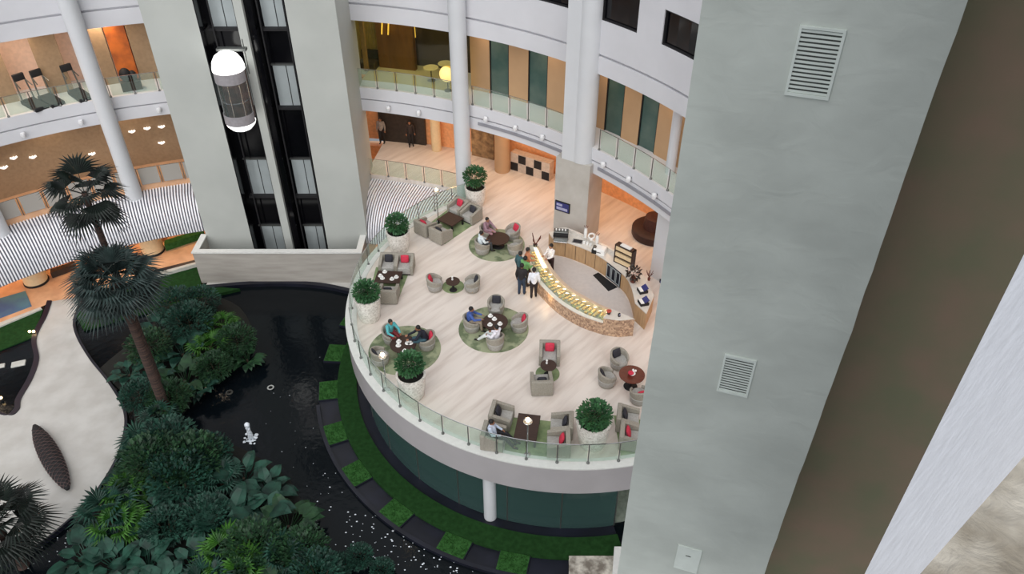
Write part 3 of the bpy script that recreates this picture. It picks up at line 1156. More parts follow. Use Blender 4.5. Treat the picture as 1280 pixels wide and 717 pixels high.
for k in range(60):
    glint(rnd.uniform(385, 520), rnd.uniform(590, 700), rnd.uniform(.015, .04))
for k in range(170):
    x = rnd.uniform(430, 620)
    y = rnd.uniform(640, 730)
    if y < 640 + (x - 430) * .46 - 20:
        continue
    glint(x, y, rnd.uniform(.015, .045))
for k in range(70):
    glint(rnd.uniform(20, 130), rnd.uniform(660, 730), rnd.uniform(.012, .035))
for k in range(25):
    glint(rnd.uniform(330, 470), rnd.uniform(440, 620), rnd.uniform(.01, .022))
tag(m_.build('pond_glints', M['foam']), 'scattered glints of light on the dark pond, modelled as tiny pale flecks', 'sparkles', kind='stuff')

# pebble bed by the bottom
q = pl((711, 697), (768, 697), (800, 697), (800, 760), (711, 760))
struct(MB().prism(q, G - .2, G + .15).build('floor_pebbles', M['pebble']), 'pale speckled pebble bed below the terrace', 'pebbles')
q = pl((767, 690), (790, 690), (790, 760), (762, 760))
struct(MB().prism(q, G, G + .4).build('trim_17', M['ledge']))

# boat shaped lattice sculpture on the plaza
a_, b_ = P(44, 533, G + .2), P(86, 613, G + .2)
mid = (a_ + b_) / 2
t = empty('boat_sculpture', (mid.x, mid.y, G + .1), atan2(b_.y - a_.y, b_.x - a_.x), 'long dark lattice boat-shaped sculpture lying on the pale path', 'sculpture')
L = (b_ - a_).length / 2
m_ = MB()
vs, fs = [], []
N = 20
for i in range(N + 1):
    u = -1 + 2 * i / N
    w = .34 * (1 - u * u) ** .8 + .08
    h = .16 * (1 - u * u) + .06
    for k in range(10):
        a = 2 * pi * k / 10
        vs.append((u * L, w * cos(a), .2 + h * sin(a)))
for i in range(N):
    for k in range(10):
        fs.append((i * 10 + k, i * 10 + (k + 1) % 10, (i + 1) * 10 + (k + 1) % 10, (i + 1) * 10 + k))
fs += [tuple(range(10)), tuple(range(N * 10, N * 10 + 10))]
m_.add(vs, fs)
m_.build('shell', M['blackr'], t, smooth=True)
m_ = MB()
for s in (1, -1):
    for i in range(-9, 10):
        for k in range(8):
            u0 = (i + k / 8 * 3) / 10
            u1 = (i + (k + 1) / 8 * 3) / 10
            if abs(u0) > .97 or abs(u1) > .97:
                continue

            def sp(u, f):
                w = .34 * (1 - u * u) ** .8 + .09
                h = .17 * (1 - u * u) + .06
                an = pi * f if s > 0 else pi * (1 - f)
                return (u * L, w * cos(an), .2 + h * sin(an))
            m_.tube(sp(u0, k / 8), sp(u1, (k + 1) / 8), .012, n=4)
m_.build('lattice', mat('bronze_bar', (96, 78, 76), .4, metal=.4), t)

# lobby props below the canopy
for x, y, r, lb in ((192, 314, .62, 'fat cream column in the lobby, near the lift tower'), (46, 352, .62, 'fat cream column in the lobby at far left'),
                    (152, 322, .4, 'pale cream column half hidden behind the palm crown')):
    p = P(x, y, G)
    if r > .5:
        t = empty('lobby_column', (p.x, p.y, G), 0, lb, 'column')
        MB().lathe([(r, 0), (r, 3.75)], 26).build('shaft', M['cream'], t, smooth=True)
        MB().lathe([(r + .04, .02), (r + .04, .14)], 26).build('base_ring', M['blackr'], t)
q = pl((208, 308), (256, 293), (256, 298), (208, 314))
t = MB().prism(q, G, G + .45).build('clipped_hedge', M['grass2'])
tag(t, 'low bright green planter hedge in the lobby beside the cream column', 'hedge')
q = pl((474, 289), (486, 289), (492, 298), (476, 298))
t = MB().prism(q, G, G + .45).build('clipped_hedge', M['grass2'])
tag(t, 'low bright green hedge glimpsed between lift tower and terrace', 'hedge')
q = pl((-10, 376), (32, 364), (40, 383), (-10, 402))
t = MB().prism(q, G, G + .04).build('area_rug', M['carpet'])
tag(t, 'pale blue and green rug on the lobby floor at far left', 'rug')
q = pl((66, 343), (96, 333), (96, 337), (66, 348))
t = MB().prism(q, G, G + .4).build('low_bench', M['loungedark'])
tag(t, 'long low dark bench beside the far left cream column', 'bench')
p = P(54, 337, G)
t = empty('red_cabinet', (p.x, p.y, G), radians(20), 'narrow red brown cabinet behind the low lobby bench', 'cabinet')
MB().rbox(-.22, .22, -.2, .2, 0, 1.3, .03).build('body', M['redwood'], t)
MB().box(-.2, .2, -.22, -.2, .1, 1.2).build('door', mat('red_door', (150, 66, 44), .5), t)


def lobby_chair():
    t = empty('lobby_chair', (0, 0, 0), 0, 'x', 'chair')
    MB().rbox(-.25, .25, -.25, .25, .4, .48, .03).build('seat', M['loungedark'], t)
    MB().rbox(-.25, .25, .2, .26, .45, .95, .02).build('backrest', M['loungedark'], t)
    for sx in (-.2, .2):
        for sy in (-.2, .2):
            MB().tube((sx, sy, 0), (sx, sy, .4), .02, n=6).build('leg', M['steel'], t)
    return t


plc = Proto(lobby_chair)
for x, y, lb in ((203, 300, 'dark chair in the lit lobby just right of the cream column'), (236, 290, 'dark chair in the lit lobby under the canopy near the tower'),
                 (244, 291, 'dark chair in the lit lobby closest to the tower')):
    p = P(x, y, G)
    plc.put((p.x, p.y, G), radians(rnd.uniform(0, 360)), lb)

# ------------------------------------------------------------------ bird lamps on the tan wall
def bird():
    t = MB()
    for s in (-1, 1):
        t.add([(0, -.05, .02), (s * .16, -.12, .12), (s * .2, -.1, .02), (s * .03, -.05, -.1)], [(0, 1, 2, 3)])
        t.add([(0, -.02, .02), (s * .16, -.09, .12), (s * .2, -.07, .02), (s * .03, -.02, -.1)], [(3, 2, 1, 0)])
    t.ball((0, -.04, 0), .07, 8, 5, sx=.7, sz=1.5)
    o = t.build('bird_lamp', M['flare'], fix=False)
    return tag(o, 'x', 'wall lamp')


pb = Proto(bird)
for k, (x, y) in enumerate(((5, 209), (17, 197), (41, 196), (115, 192), (165, 164), (184, 160), (202, 158), (202, 178))):
    r = 24.55
    a = azr(x, y, r)
    u = (x - CX) / FPX
    v = -(y - CY) / FPX
    d = Vector((u, cos(TH) + v * sin(TH), -sin(TH) + v * cos(TH)))
    px, py = apt(a, r)
    z = H + d.z * (py / d.y)
    z = max(.8, min(3.7, z))
    pb.put((px, py, z), radians(-a), 'white bird-shaped lamp on the tan wall, %s' % (
        'at the far left edge', 'just left of the far left pair', 'upper one above the palm at far left', 'left of the tall column',
        'first to the right of the column', 'second to the right of the column', 'top right beside the lift tower', 'lowest beside the lift tower')[k])

# things in the orange gallery
a = azr(625, 195, 25.6)
t = MB().lathe([(.45, 0), (.45, 4.0)], 20, (*apt(azr(628, 205, 25.2), 25.2), 0)).build('gallery_pillar', M['beige'], smooth=True)
tag(t, 'round beige pillar in the orange gallery behind the potted tree', 'column')
t = MB().lathe([(.3, 0), (.3, 4.0)], 20, (*apt(azr(545, 185, 25.8), 25.9), 0)).build('gallery_pillar', M['cream'], smooth=True)
tag(t, 'round cream pillar by the dark doorway of the orange gallery', 'column')
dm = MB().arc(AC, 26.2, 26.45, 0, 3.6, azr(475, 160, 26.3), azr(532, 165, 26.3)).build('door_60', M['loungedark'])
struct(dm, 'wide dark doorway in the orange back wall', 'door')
t = MB().arc(AC, 26.0, 26.38, 0, 3.2, azr(592, 175, 26.3), azr(620, 185, 26.3)).build('stone_relief', mat('relief', (170, 136, 96), .8, rgb2=(110, 84, 58), scale=3))
tag(t, 'brown patterned wall relief left of the beige pillar', 'wall panel')
# chequered cabinet
a = azr(664, 205, 25.6)
px, py = apt(a, 25.7)
t = empty('chequered_cabinet', (px, py, 0), radians(-a), 'black and white chequered cabinet at the back of the orange gallery', 'cabinet')
MB().box(-1.3, 1.3, -.25, .25, 0, 1.15).build('body', mat('cabinet_pale', (196, 180, 166), .6), t)
m_ = MB()
for i in range(5):
    for j in range(2):
        if (i + j) % 2 == 0:
            m_.box(-1.3 + i * .52 + .02, -1.3 + (i + 1) * .52 - .02, -.28, -.25, .05 + j * .55, .05 + j * .55 + .5)
m_.build('black_panels', M['blackr'], t)
# round dark sofa
p = P(817, 293, 0)
t = empty('round_sofa', (p.x, p.y, 0), 0, 'dark brown round upholstered sofa at the end of the orange gallery', 'sofa')
MB().lathe([(1.1, 0), (1.15, .1), (1.15, .42), (1.05, .5), (.55, .5)], 30).build('seat', mat('sofa_dark', (50, 26, 24), .6, var=.1), t, smooth=True)
MB().lathe([(.62, .45), (.52, 1.1), (.42, 1.15), (0, 1.15)], 30).build('backrest', mat('sofa_brown', (64, 34, 30), .6, var=.1), t, smooth=True)

# ------------------------------------------------------------------ near walls beside the camera
n1 = Vector((sin(radians(19)), cos(radians(19)), 0))
d1 = Vector((cos(radians(19)), -sin(radians(19)), 0))   # to the right
D = 6.0


def on_wall(x, y):
    u = (x - CX) / FPX
    v = -(y - CY) / FPX
    r = Vector((u, cos(TH) + v * sin(TH), -sin(TH) + v * cos(TH)))
    return Vector((0, 0, H)) + r * (D / n1.dot(r))


Lp = (on_wall(881, 0) + on_wall(770, 717)) / 2
Rp = (on_wall(1210, 0) + on_wall(957, 717)) / 2
L2 = Vector((Lp.x, Lp.y))
R2 = Vector((Rp.x, Rp.y))
# subdivided front with a slightly uneven right arris
m_ = MB()
NZ = 160
rnd = random.Random(2)
zs = [G - .3 + (32 - G) * i / NZ for i in range(NZ + 1)]
vs = []
off_ = 0
for z in zs:
    off_ = .8 * off_ + rnd.uniform(-.006, .006)
    for q, du in ((L2, rnd.uniform(-.003, .003)), (R2, off_)):
        vs.append((q.x + d1.x * du, q.y + d1.y * du, z))
    for q, du in ((R2, off_), (L2, 0)):
        vs.append((q.x + n1.x * .55 + d1.x * (du + (-.12 if q is R2 else .0)), q.y + n1.y * .55 + d1.y * du, z))
fs = []
for i in range(NZ):
    for k in range(4):
        fs.append((i * 4 + k, i * 4 + (k + 1) % 4, (i + 1) * 4 + (k + 1) % 4, (i + 1) * 4 + k))
fs += [(0, 1, 2, 3), tuple(NZ * 4 + k for k in range(4))]
m_.add(vs, fs)
struct(m_.build('wall_near', M['near']), 'large rough grey plaster wall close at right', 'wall')


def vent(corners, lb, slats=15, blank=False):
    """wall grille placed from its four corners on the wall plane"""
    ps_ = [on_wall(*c) for c in corners]
    c = sum(ps_, Vector()) / 4
    w = ((ps_[1] - ps_[0]).length + (ps_[2] - ps_[3]).length) / 4
    h = abs((ps_[0].z + ps_[1].z) - (ps_[2].z + ps_[3].z)) / 4
    t = empty('access_panel' if blank else 'louvred_vent', c, atan2(d1.y, d1.x), lb, 'panel' if blank else 'vent')
    f = MB()
    b = .02
    f.box(-w, -w + b, -.022, -.001, -h, h).box(w - b, w, -.022, -.001, -h, h).box(-w + b, w - b, -.022, -.001, h - b, h).box(-w + b, w - b, -.022, -.001, -h, -h + b * 1.2)
    f.build('frame', M['vent'], t)
    if blank:
        MB().box(-w + b, w - b, -.02, 0, -h + b, h - b).build('cover', M['vent'], t)
        MB().box(-.03, .03, -.026, -.02, h * .3, h * .3 + .012).build('slot', M['steel'], t)
        return
    MB().box(-w + b, w - b, -.002, .0, -h + b, h - b).build('backing', mat('vent_shadow', (72, 78, 74), .8), t)
    pitch = 2 * (h - b) / slats
    for k in range(slats):
        z = -h + b + (k + .5) * pitch
        T = Matrix.Translation((0, -.010, z)) @ Matrix.Rotation(radians(4), 4, 'X')
        MB().box(-w + b, w - b, -.0015, .0015, -pitch * .3, pitch * .3, T).build('slat', M['vent'], t)


vent(((997, 30), (1057, 37), (1037, 124), (983, 118)), 'white louvred vent high on the rough grey wall')
vent(((906, 441), (946, 450), (934, 496), (896, 486)), 'smaller louvred vent halfway down the rough grey wall', 14)
vent(((848, 680), (878, 687), (871, 714), (842, 708)), 'blank pale access panel low on the rough grey wall', blank=True)

# shaded brown wall behind
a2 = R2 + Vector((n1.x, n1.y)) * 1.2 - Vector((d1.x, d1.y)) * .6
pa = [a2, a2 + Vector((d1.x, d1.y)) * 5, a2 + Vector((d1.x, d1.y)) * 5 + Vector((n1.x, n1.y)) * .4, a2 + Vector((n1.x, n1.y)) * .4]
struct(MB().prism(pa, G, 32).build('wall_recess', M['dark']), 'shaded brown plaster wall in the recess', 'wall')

# white pier rising from the stone sill
SZ = 22.0
mA, mB = P(1280, 570, SZ), P(1150, 717, SZ)
dl = (mA - mB).normalized()
# near end where the sight azimuth is 38.8 degrees
ae = radians(38.85)
ray_ = Vector((sin(ae), cos(ae), 0))
den = dl.x * ray_.y - dl.y * ray_.x
tt = (mB.x * dl.y - mB.y * dl.x) / (ray_.x * dl.y - ray_.y * dl.x)
E_ = Vector((ray_.x * tt, ray_.y * tt, 0))
far = E_ + dl * 5
az2 = radians(43)
bk_ = E_ + Vector((sin(az2), cos(az2), 0)) * 4.6
struct(MB().prism([E_, far, bk_], 15, 32).build('wall_pier', M['pier']), 'bright white rendered pier beside the stone sill', 'wall')
sd = Vector((dl.y, -dl.x, 0))
s0 = mB - dl * .9
q = [s0, mA + dl * 3, mA + dl * 3 + sd * 1.5, s0 + sd * 1.5]
struct(MB().prism([(v_.x, v_.y) for v_ in q], SZ - .06, SZ).build('floor_sill', M['marble']), 'mottled beige stone sill at the lower right corner', 'sill')


# ------------------------------------------------------------------ planters
def leafy(r, n, m_, sz=.16, flat=1.0, seed=1, c=(0, 0, 0)):
    rnd = random.Random(seed)
    for k in range(n):
        while True:
            v = Vector((rnd.uniform(-1, 1), rnd.uniform(-1, 1), rnd.uniform(-1, 1)))
            if .3 < v.length < 1:
                break
        pos = Vector(c) + Vector((v.x * r, v.y * r, v.z * r * flat))
        d = (v.normalized() + Vector((rnd.uniform(-.6, .6), rnd.uniform(-.6, .6), rnd.uniform(-.2, .8)))).normalized()
        s = d.cross(Vector((0, 0, 1)))
        s = s.normalized() if s.length > .01 else Vector((1, 0, 0))
        L_ = sz * rnd.uniform(.7, 1.3)
        w = L_ * .28
        tip = pos + d * L_ + Vector((0, 0, -.15 * L_))
        midp = pos + d * L_ * .5
        m_.add([pos, midp + s * w, tip, midp - s * w], [(0, 1, 2), (0, 2, 3)])


def planter_fn(r=.62, h=1.15, rp=.55, seed=1, bush=.85, bz=1.7, n=900):
    t = empty('potted_tree', (0, 0, 0), 0, 'x', 'potted plant')
    po = MB().lathe([(rp * .72, 0), (rp * .78, .05), (rp * .95, h * .55), (rp, h - .08), (rp * 1.04, h - .06), (rp * 1.04, h), (rp * .9, h), (rp * .88, h - .12)], 32, cap=False)
    po.lathe([(0, 0.01), (rp * .72, 0.01)], 32, cap=False)
    po_ = po.build('mosaic_pot', M['pot'], t, smooth=True)
    MB().lathe([(0, h - .12), (rp * .89, h - .12)], 28, cap=False).build('soil', M['soil'], po_)
    m_ = MB()
    rnd = random.Random(seed)
    for k in range(7):
        a = rnd.uniform(0, 6.28)
        m_.tube((rnd.uniform(-.15, .15), rnd.uniform(-.15, .15), h - .12), (.35 * cos(a), .35 * sin(a), bz), .02, .01, 5)
    m_.build('stems', M['bark'], t)
    m_ = MB()
    leafy(bush * .75, n, m_, .15, .85, seed, (0, 0, bz))
    m_.build('foliage', M['leaf'], t, fix=False)
    return t




def zat(p, ypx):
    lo, hi = 0.0, 6.0
    for _ in range(50):
        m_ = (lo + hi) / 2
        zz = m_ - H
        d_ = p.y * cos(TH) - zz * sin(TH)
        v_ = p.y * sin(TH) + zz * cos(TH)
        if CY - FPX * v_ / d_ > ypx:
            lo = m_
        else:
            hi = m_
    return lo


pots = [(594.5, 261, .56, 1.15, 220, 1, 'white mosaic pot with a round bushy tree beside the tall white column', .72),
        (498.5, 318, .57, 1.15, 279, 2, 'white mosaic pot with a small tree at the back left of the terrace', .66),
        (461, 405, .57, 1.25, 364, 3, 'white mosaic pot with a tree at the left rim of the terrace', .68),
        (515, 503, .57, 1.2, 454, 4, 'white mosaic pot with a dense tree beside the people in teal and black', .64),
        (741, 565, .63, 1.25, 518, 5, 'white mosaic pot with a leafy tree at the front rim between two lounge groups', .72)]
for x, y, rp, h, yb, sd_, lb, bu in pots:
    p = P(x, y, 0)
    loc = (p.x, p.y + rp * .72, 0.0)
    bz = zat(Vector(loc), yb)
    t = planter_fn(rp=rp, h=h, seed=sd_, bz=bz, bush=(bu - .13) / .75, n=1000)
    t.location = loc
    t['label'] = lb


# ------------------------------------------------------------------ rugs
def round_rug(x, y, r, lb, m_='rugp'):
    p = P(x, y, 0)
    o = MB().lathe([(r, .0), (r, .02), (0, .02)], 48).build('round_rug', M[m_])
    o.location = (p.x, p.y, .0)
    tag(o, lb, 'rug')
    return p


round_rug(621, 306, 1.42, 'round green patterned rug under the group nearest the bar end')
round_rug(617, 411, 1.55, 'round green patterned rug under the man in white')
round_rug(506, 437, 1.55, 'round olive patterned rug behind the front left potted tree')
round_rug(566.5, 358, .52, 'small round green rug under the little round table near the left', 'rug')
round_rug(684.5, 467, .5, 'small round green rug between the two square armchairs', 'rug')


def quad_rug(q, lb):
    o = MB().prism([tuple(P(x, y, 0)[:2]) for x, y in q], 0, .018).build('rectangular_rug', M['rug'])
    tag(o, lb, 'rug')


quad_rug(((636, 521), (711, 529), (700, 577), (630, 566)), 'green rectangular rug under the front lounge group')
quad_rug(((767, 519), (830, 530), (826, 577), (776, 569)), 'green rectangular rug under the lounge group beside the grey wall')
quad_rug(((470, 334), (513, 336), (496, 379), (476, 377), (466, 350)), 'green rectangular rug of the lounge group at the left rim')
quad_rug(((526, 288), (566, 257), (600, 275), (556, 305)), 'green rectangular rug of the diagonal lounge group at the back')


# ------------------------------------------------------------------ furniture prototypes (front faces -Y local)
def tub():
    t = empty('tub_chair', (0, 0, 0), 0, 'x', 'armchair')
    R = .41
    prof_o = [(.32, .0), (.36, .04), (R, .5)]
    MB().lathe([(.30, 0), (.33, .04), (.385, .34), (.3, .42), (0, .42)], 28).build('seat', M['taupe2'], t, smooth=True)
    m_ = MB()
    # wrap-around back: height falls towards the front (front is -Y)
    N = 36
    vs, fs = [], []
    for i in range(N + 1):
        a = -235 + 290 * i / N + 0
        a = -55 + 290 * i / N
        ar = radians(a)
        f = (sin(ar) + 1) / 2
        hh = .5 + .27 * f
        for r, z in ((.33, .02), (.40, hh - .03), (.375, hh), (.335, hh), (.31, hh - .03), (.30, .3)):
            vs.append((r * cos(ar), r * sin(ar), z))
    for i in range(N):
        for k in range(5):
            fs.append((i * 6 + k, (i + 1) * 6 + k, (i + 1) * 6 + k + 1, i * 6 + k + 1))
        fs.append((i * 6 + 5, (i + 1) * 6 + 5, (i + 1) * 6, i * 6))
    fs += [tuple(range(6)), tuple(reversed(range(N * 6, N * 6 + 6)))]
    m_.add(vs, fs)
    m_.build('backrest', M['taupe'], t, smooth=True)
    return t


def boxchair():
    t = empty('box_armchair', (0, 0, 0), 0, 'x', 'armchair')
    MB().rbox(-.30, .30, -.42, .26, .1, .42, .04).build('seat', M['taupe2'], t, smooth=True)
    MB().rbox(-.44, .44, .26, .44, .04, .76, .03).build('backrest', M['taupe'], t, smooth=True)
    for s in (-1, 1):
        m_ = MB()
        a, b = sorted((s * .44, s * .30))
        # arm sloping towards the front
        m_.add([(a, -.42, .04), (b, -.42, .04), (b, .27, .04), (a, .27, .04), (a, -.42, .56), (b, -.42, .56), (b, .27, .72), (a, .27, .72)],
               [(0, 3, 2, 1), (4, 5, 6, 7), (0, 1, 5, 4), (2, 3, 7, 6), (0, 4, 7, 3), (1, 2, 6, 5)])
        m_.build('armrest', M['taupe'], t)
    MB().box(-.4, .4, -.38, .4, 0, .05).build('plinth', M['blackr'], t)
    return t


def cushion(m):
    def fn():
        mm = MB()
        n = 8
        vs, fs = [], []
        for s in (1, -1):
            for i in range(n + 1):
                for j in range(n + 1):
                    u, v = -1 + 2 * i / n, -1 + 2 * j / n
                    th = .075 * (1 - u ** 4) ** .5 * (1 - v ** 4) ** .5
                    k = 1 - .06 * (abs(u) * abs(v))
                    vs.append((u * .2 * k, s * th, v * .2 * k))
        q = (n + 1) ** 2
        for s in (0, 1):
            for i in range(n):
                for j in range(n):
                    a = s * q + i * (n + 1) + j
                    fs.append((a, a + 1, a + n + 2, a + n + 1))
        mm.add(vs, fs)
        o = mm.build('cushion', M[m], smooth=True)
        return tag(o, 'x', 'cushion')
    return fn


def rtable(r, h, wm='wood'):
    def fn():
        t = empty('round_table', (0, 0, 0), 0, 'x', 'table')
        MB().lathe([(r - .01, h - .04), (r, h - .03), (r, h), (0, h)], 36).build('tabletop', M[wm], t, smooth=True)
        MB().lathe([(r * .55, .02), (r * .5, .05), (.05, .08), (.05, h - .04)], 20).build('pedestal', M['blackr'], t, smooth=True)
        return t
    return fn


def qtable(w, d, h=.42):
    def fn():
        t = empty('coffee_table', (0, 0, 0), 0, 'x', 'table')
        MB().rbox(-w / 2, w / 2, -d / 2, d / 2, h - .06, h, .015).build('tabletop', M['wood'], t)
        for sx in (-1, 1):
            for sy in (-1, 1):
                x, y = sx * (w / 2 - .06), sy * (d / 2 - .06)
                MB().box(x - .04, x + .04, y - .04, y + .04, .018, h - .06).build('leg', M['blackr'], t)
        return t
    return fn


PT, PBX = Proto(tub), Proto(boxchair)
PC = {'red': Proto(cushion('red')), 'dark': Proto(cushion('darkcush')), 'pale': Proto(cushion('palegrey'))}


def face(a):
    """rotation so that local -Y points to azimuth a (0 = away from camera, clockwise)"""
    return radians(180 - a)


def put_cushion(kind, base, az, lb, back=.18, z=.62, side=0, tilt=-18):
    """cushion leaning on the back of a seat at base facing azimuth az"""
    f = Vector((sin(radians(az)), cos(radians(az)), 0))
    s = Vector((f.y, -f.x, 0))
    pos = Vector((base.x, base.y, 0)) - f * back + s * side
    o = PC[kind].put((pos.x, pos.y, z), face(az), lb)
    o.rotation_euler = (radians(tilt), 0, face(az))
    return o


tubs = [  # px, py at z=.4, azimuth it faces, label, cushion
    (620, 382, 185, 'grey tub chair with a dark cushion behind the table of the man in white', ('dark', 'dark cushion in the tub chair behind the round table of the man in white')),
    (649, 403, 265, 'grey tub chair with a red cushion right of the man in white', ('red', 'red cushion in the tub chair right of the man in white')),
    (590, 403, 95, 'grey tub chair carrying the man in a blue shirt', None),
    (619, 425, 325, 'grey tub chair carrying the man in white', None),
    (609, 290, 130, 'grey tub chair carrying the person in mauve', None),
    (603, 307, 70, 'grey tub chair carrying the dark haired person in white near the back', None),
    (641, 290, 235, 'grey tub chair with a red cushion by the round table near the bar end', ('red', 'red cushion in the tub chair by the round table near the bar end')),
    (644, 308, 310, 'grey tub chair seen from behind next to the standing customers', None),
    (489, 418, 140, 'grey tub chair carrying the person in a teal top', None),
    (475, 444, 60, 'taupe tub chair with a black cushion beside the left lamp post', ('dark', 'black cushion in the taupe tub chair beside the left lamp post')),
    (533, 425, 255, 'grey tub chair carrying the person in black', ('red', 'red cushion behind the person in black')),
    (543.5, 353, 90, 'small taupe tub chair with a red cushion left of the little round table', ('red', 'red cushion in the chair left of the little round table')),
    (590, 354, 262, 'small taupe tub chair with a dark cushion right of the little round table', ('dark', 'dark cushion in the chair right of the little round table')),
    (774, 449, 150, 'taupe tub chair with a grey cushion behind the red-brown round table', ('dark', 'grey cushion in the tub chair behind the red-brown table')),
    (759, 471, 80, 'taupe tub chair left of the red-brown round table', ('dark', 'dark cushion in the tub chair left of the red-brown table')),
    (799, 492, 345, 'taupe tub chair with a pink cushion before the red-brown table, cut by the grey wall', ('red', 'pinkish red cushion in the tub chair cut by the grey wall')),
]
seat = {}
for x, y, az, lb, cu in tubs:
    p = P(x, y, .4)
    PT.put((p.x, p.y, .02), face(az), lb)
    seat[lb] = (p, az)
    if cu:
        put_cushion(cu[0], p, az, cu[1], back=.2, z=.6)

# round tables
tb = Proto(rtable(.56, .5))
for x, y, lb in ((619, 402, 'dark round table in front of the man in white'), (623, 298, 'dark round table of the group nearest the bar end'),
                 (504, 430, 'dark round table half hidden by the front left potted tree')):
    p = P(x, y, .5)
    tb.put((p.x, p.y, .02), 0, lb)
tb2 = Proto(rtable(.33, .55))
for x, y, lb in ((566, 351.5, 'little dark round table between two tub chairs'), (685.5, 456.5, 'little dark round table between the two square armchairs')):
    p = P(x, y, .55)
    tb2.put((p.x, p.y, .02), 0, lb)
p = P(790, 467.5, .7)
t = rtable(.52, .7, 'redwood')()
t.location = (p.x, p.y, 0)
t['label'] = 'red-brown round table with a red and white centrepiece beside the grey wall'
RT = (p.x, p.y)
# rectangular coffee tables
t = qtable(.86, 1.3)()
p = P(659, 533, .42)
t.location = (p.x, p.y, .0)
t.rotation_euler = (0, 0, radians(-9))
t['label'] = 'dark rectangular coffee table of the front lounge group'
t = qtable(1.2, .9)()
p = P(485.5, 345.5, .42)
t.location = (p.x, p.y, 0)
t.rotation_euler = (0, 0, radians(-4))
t['label'] = 'black rectangular coffee table with white cups at the left rim'
CB = p.copy()
t = qtable(1.05, .95)()
p = P(563, 273, .42)
t.location = (p.x, p.y, 0)
t.rotation_euler = (0, 0, radians(90 - 127))
t['label'] = 'dark coffee table of the diagonal lounge group at the back'

# box armchairs
boxes = [
    (627, 519, 102, 'square grey armchair with a dark cushion, back left of the front lounge group', 'dark', 'dark cushion in the armchair behind the seated man in a white shirt'),
    (617, 545, 100, 'square grey armchair carrying the man in a white shirt at the front rim', None, None),
    (702, 531, 275, 'square grey armchair with a dark cushion, right of the dark coffee table', 'dark', 'dark cushion in the armchair right of the front coffee table'),
    (698, 553, 272, 'square grey armchair with a red cushion at the front rim', 'red', 'red cushion in the armchair at the front rim'),
    (785, 523, 100, 'square grey armchair with a dark cushion right of the front mosaic pot', 'dark', 'dark cushion in the armchair right of the front mosaic pot'),
    (789, 545, 100, 'square grey armchair with a red cushion at the rim beside the grey wall', 'red', 'red cushion in the armchair at the rim beside the grey wall'),
    (687, 441, 183, 'square grey armchair with a red cushion facing the little round table', 'red', 'red cushion in the square armchair behind the little table'),
    (677, 477, 357, 'square grey armchair seen from behind, in front of the little round table', 'dark', 'dark cushion in the square armchair seen from behind'),
    (486, 329, 182, 'square grey armchair with a framed pale cushion at the left rim', 'dark', 'dark cushion with pale centre in the armchair at the left rim'),
    (506, 330, 182, 'square grey armchair with a red cushion behind the black coffee table', 'red', 'red cushion in the armchair behind the black coffee table'),
    (486, 365, 2, 'square taupe armchair seen from behind beside the left potted tree', 'dark', 'dark cushion in the taupe armchair beside the left potted tree'),
    (532, 282, 40, 'square taupe armchair at the left end of the diagonal group', 'red', 'pinkish cushion in the armchair at the left end of the diagonal group'),
    (551, 291, 40, 'square taupe armchair seen from behind at the near corner of the diagonal group', 'dark', 'dark cushion in the near corner armchair of the diagonal group'),
    (573, 259, 220, 'square grey armchair with a red cushion beside the potted tree at the back', 'red', 'red cushion in the armchair beside the potted tree at the back'),
    (589, 267, 220, 'square grey armchair with a dark cushion at the far right of the diagonal group', 'dark', 'dark cushion in the far right armchair of the diagonal group'),
]
for x, y, az, lb, cu, cl in boxes:
    p = P(x, y, .4)
    PBX.put((p.x, p.y, .018), face(az), lb)
    seat[lb] = (p, az)
    if cu:
        put_cushion(cu, p, az, cl, back=.12, z=.63)


# cups
def cupf():
    t = MB()
    t.lathe([(.0, 0), (.08, .0), (.09, .015), (.03, .015)], 14, cap=False)
    t.lathe([(.0, .015), (.035, .02), (.05, .08), (.045, .08), (.03, .03), (0, .028)], 14, cap=False)
    o = t.build('cup_and_saucer', M['china'], smooth=True)
    return tag(o, 'x', 'cup')


pc = Proto(cupf)
cups = [((481, 340), .42, 'white cup on the black coffee table, farthest back'), ((475.5, 345), .42, 'white cup on the black coffee table, far left'),
        ((478, 348), .42, 'white cup on the black coffee table, front left'), ((490, 349), .42, 'white cup on the black coffee table, front right'),
        ((495.5, 346.5), .42, 'white cup on the black coffee table, far right'),
        ((613, 395), .52, 'white cup at the back of the round table of the man in white'), ((618, 399), .52, 'white cup in the middle of the table of the man in white'),
        ((612.5, 406), .52, 'white plate-like cup at the left of the table of the man in white'), ((625, 405), .52, 'white cup at the right of the table of the man in white'),
        ((498.5, 427), .52, 'white cup on the table near the person in teal, upper'), ((498, 432), .52, 'white cup on the table near the person in teal, lower'),
        ((509.5, 429), .52, 'white cup on the table between the people in teal and black, left'), ((513, 429), .52, 'white cup on the table nearest the person in black'),
        ((506, 439), .52, 'white cup at the front of the half hidden round table')]
for (x, y), z, lb in cups:
    p = P(x, y, z)
    o = pc.put((p.x, p.y, z + (.0 if z < .5 else 0)), 0, lb, scale=1.3)


def vasef():
    t = empty('bud_vase', (0, 0, 0), 0, 'x', 'vase')
    MB().lathe([(0, 0), (.04, 0), (.05, .06), (.02, .12), (.025, .14)], 12).build('vase', M['china'], t, smooth=True)
    MB().ball((0, 0, .17), .05, 8, 5).build('flower', M['china'], t, smooth=True)
    return t


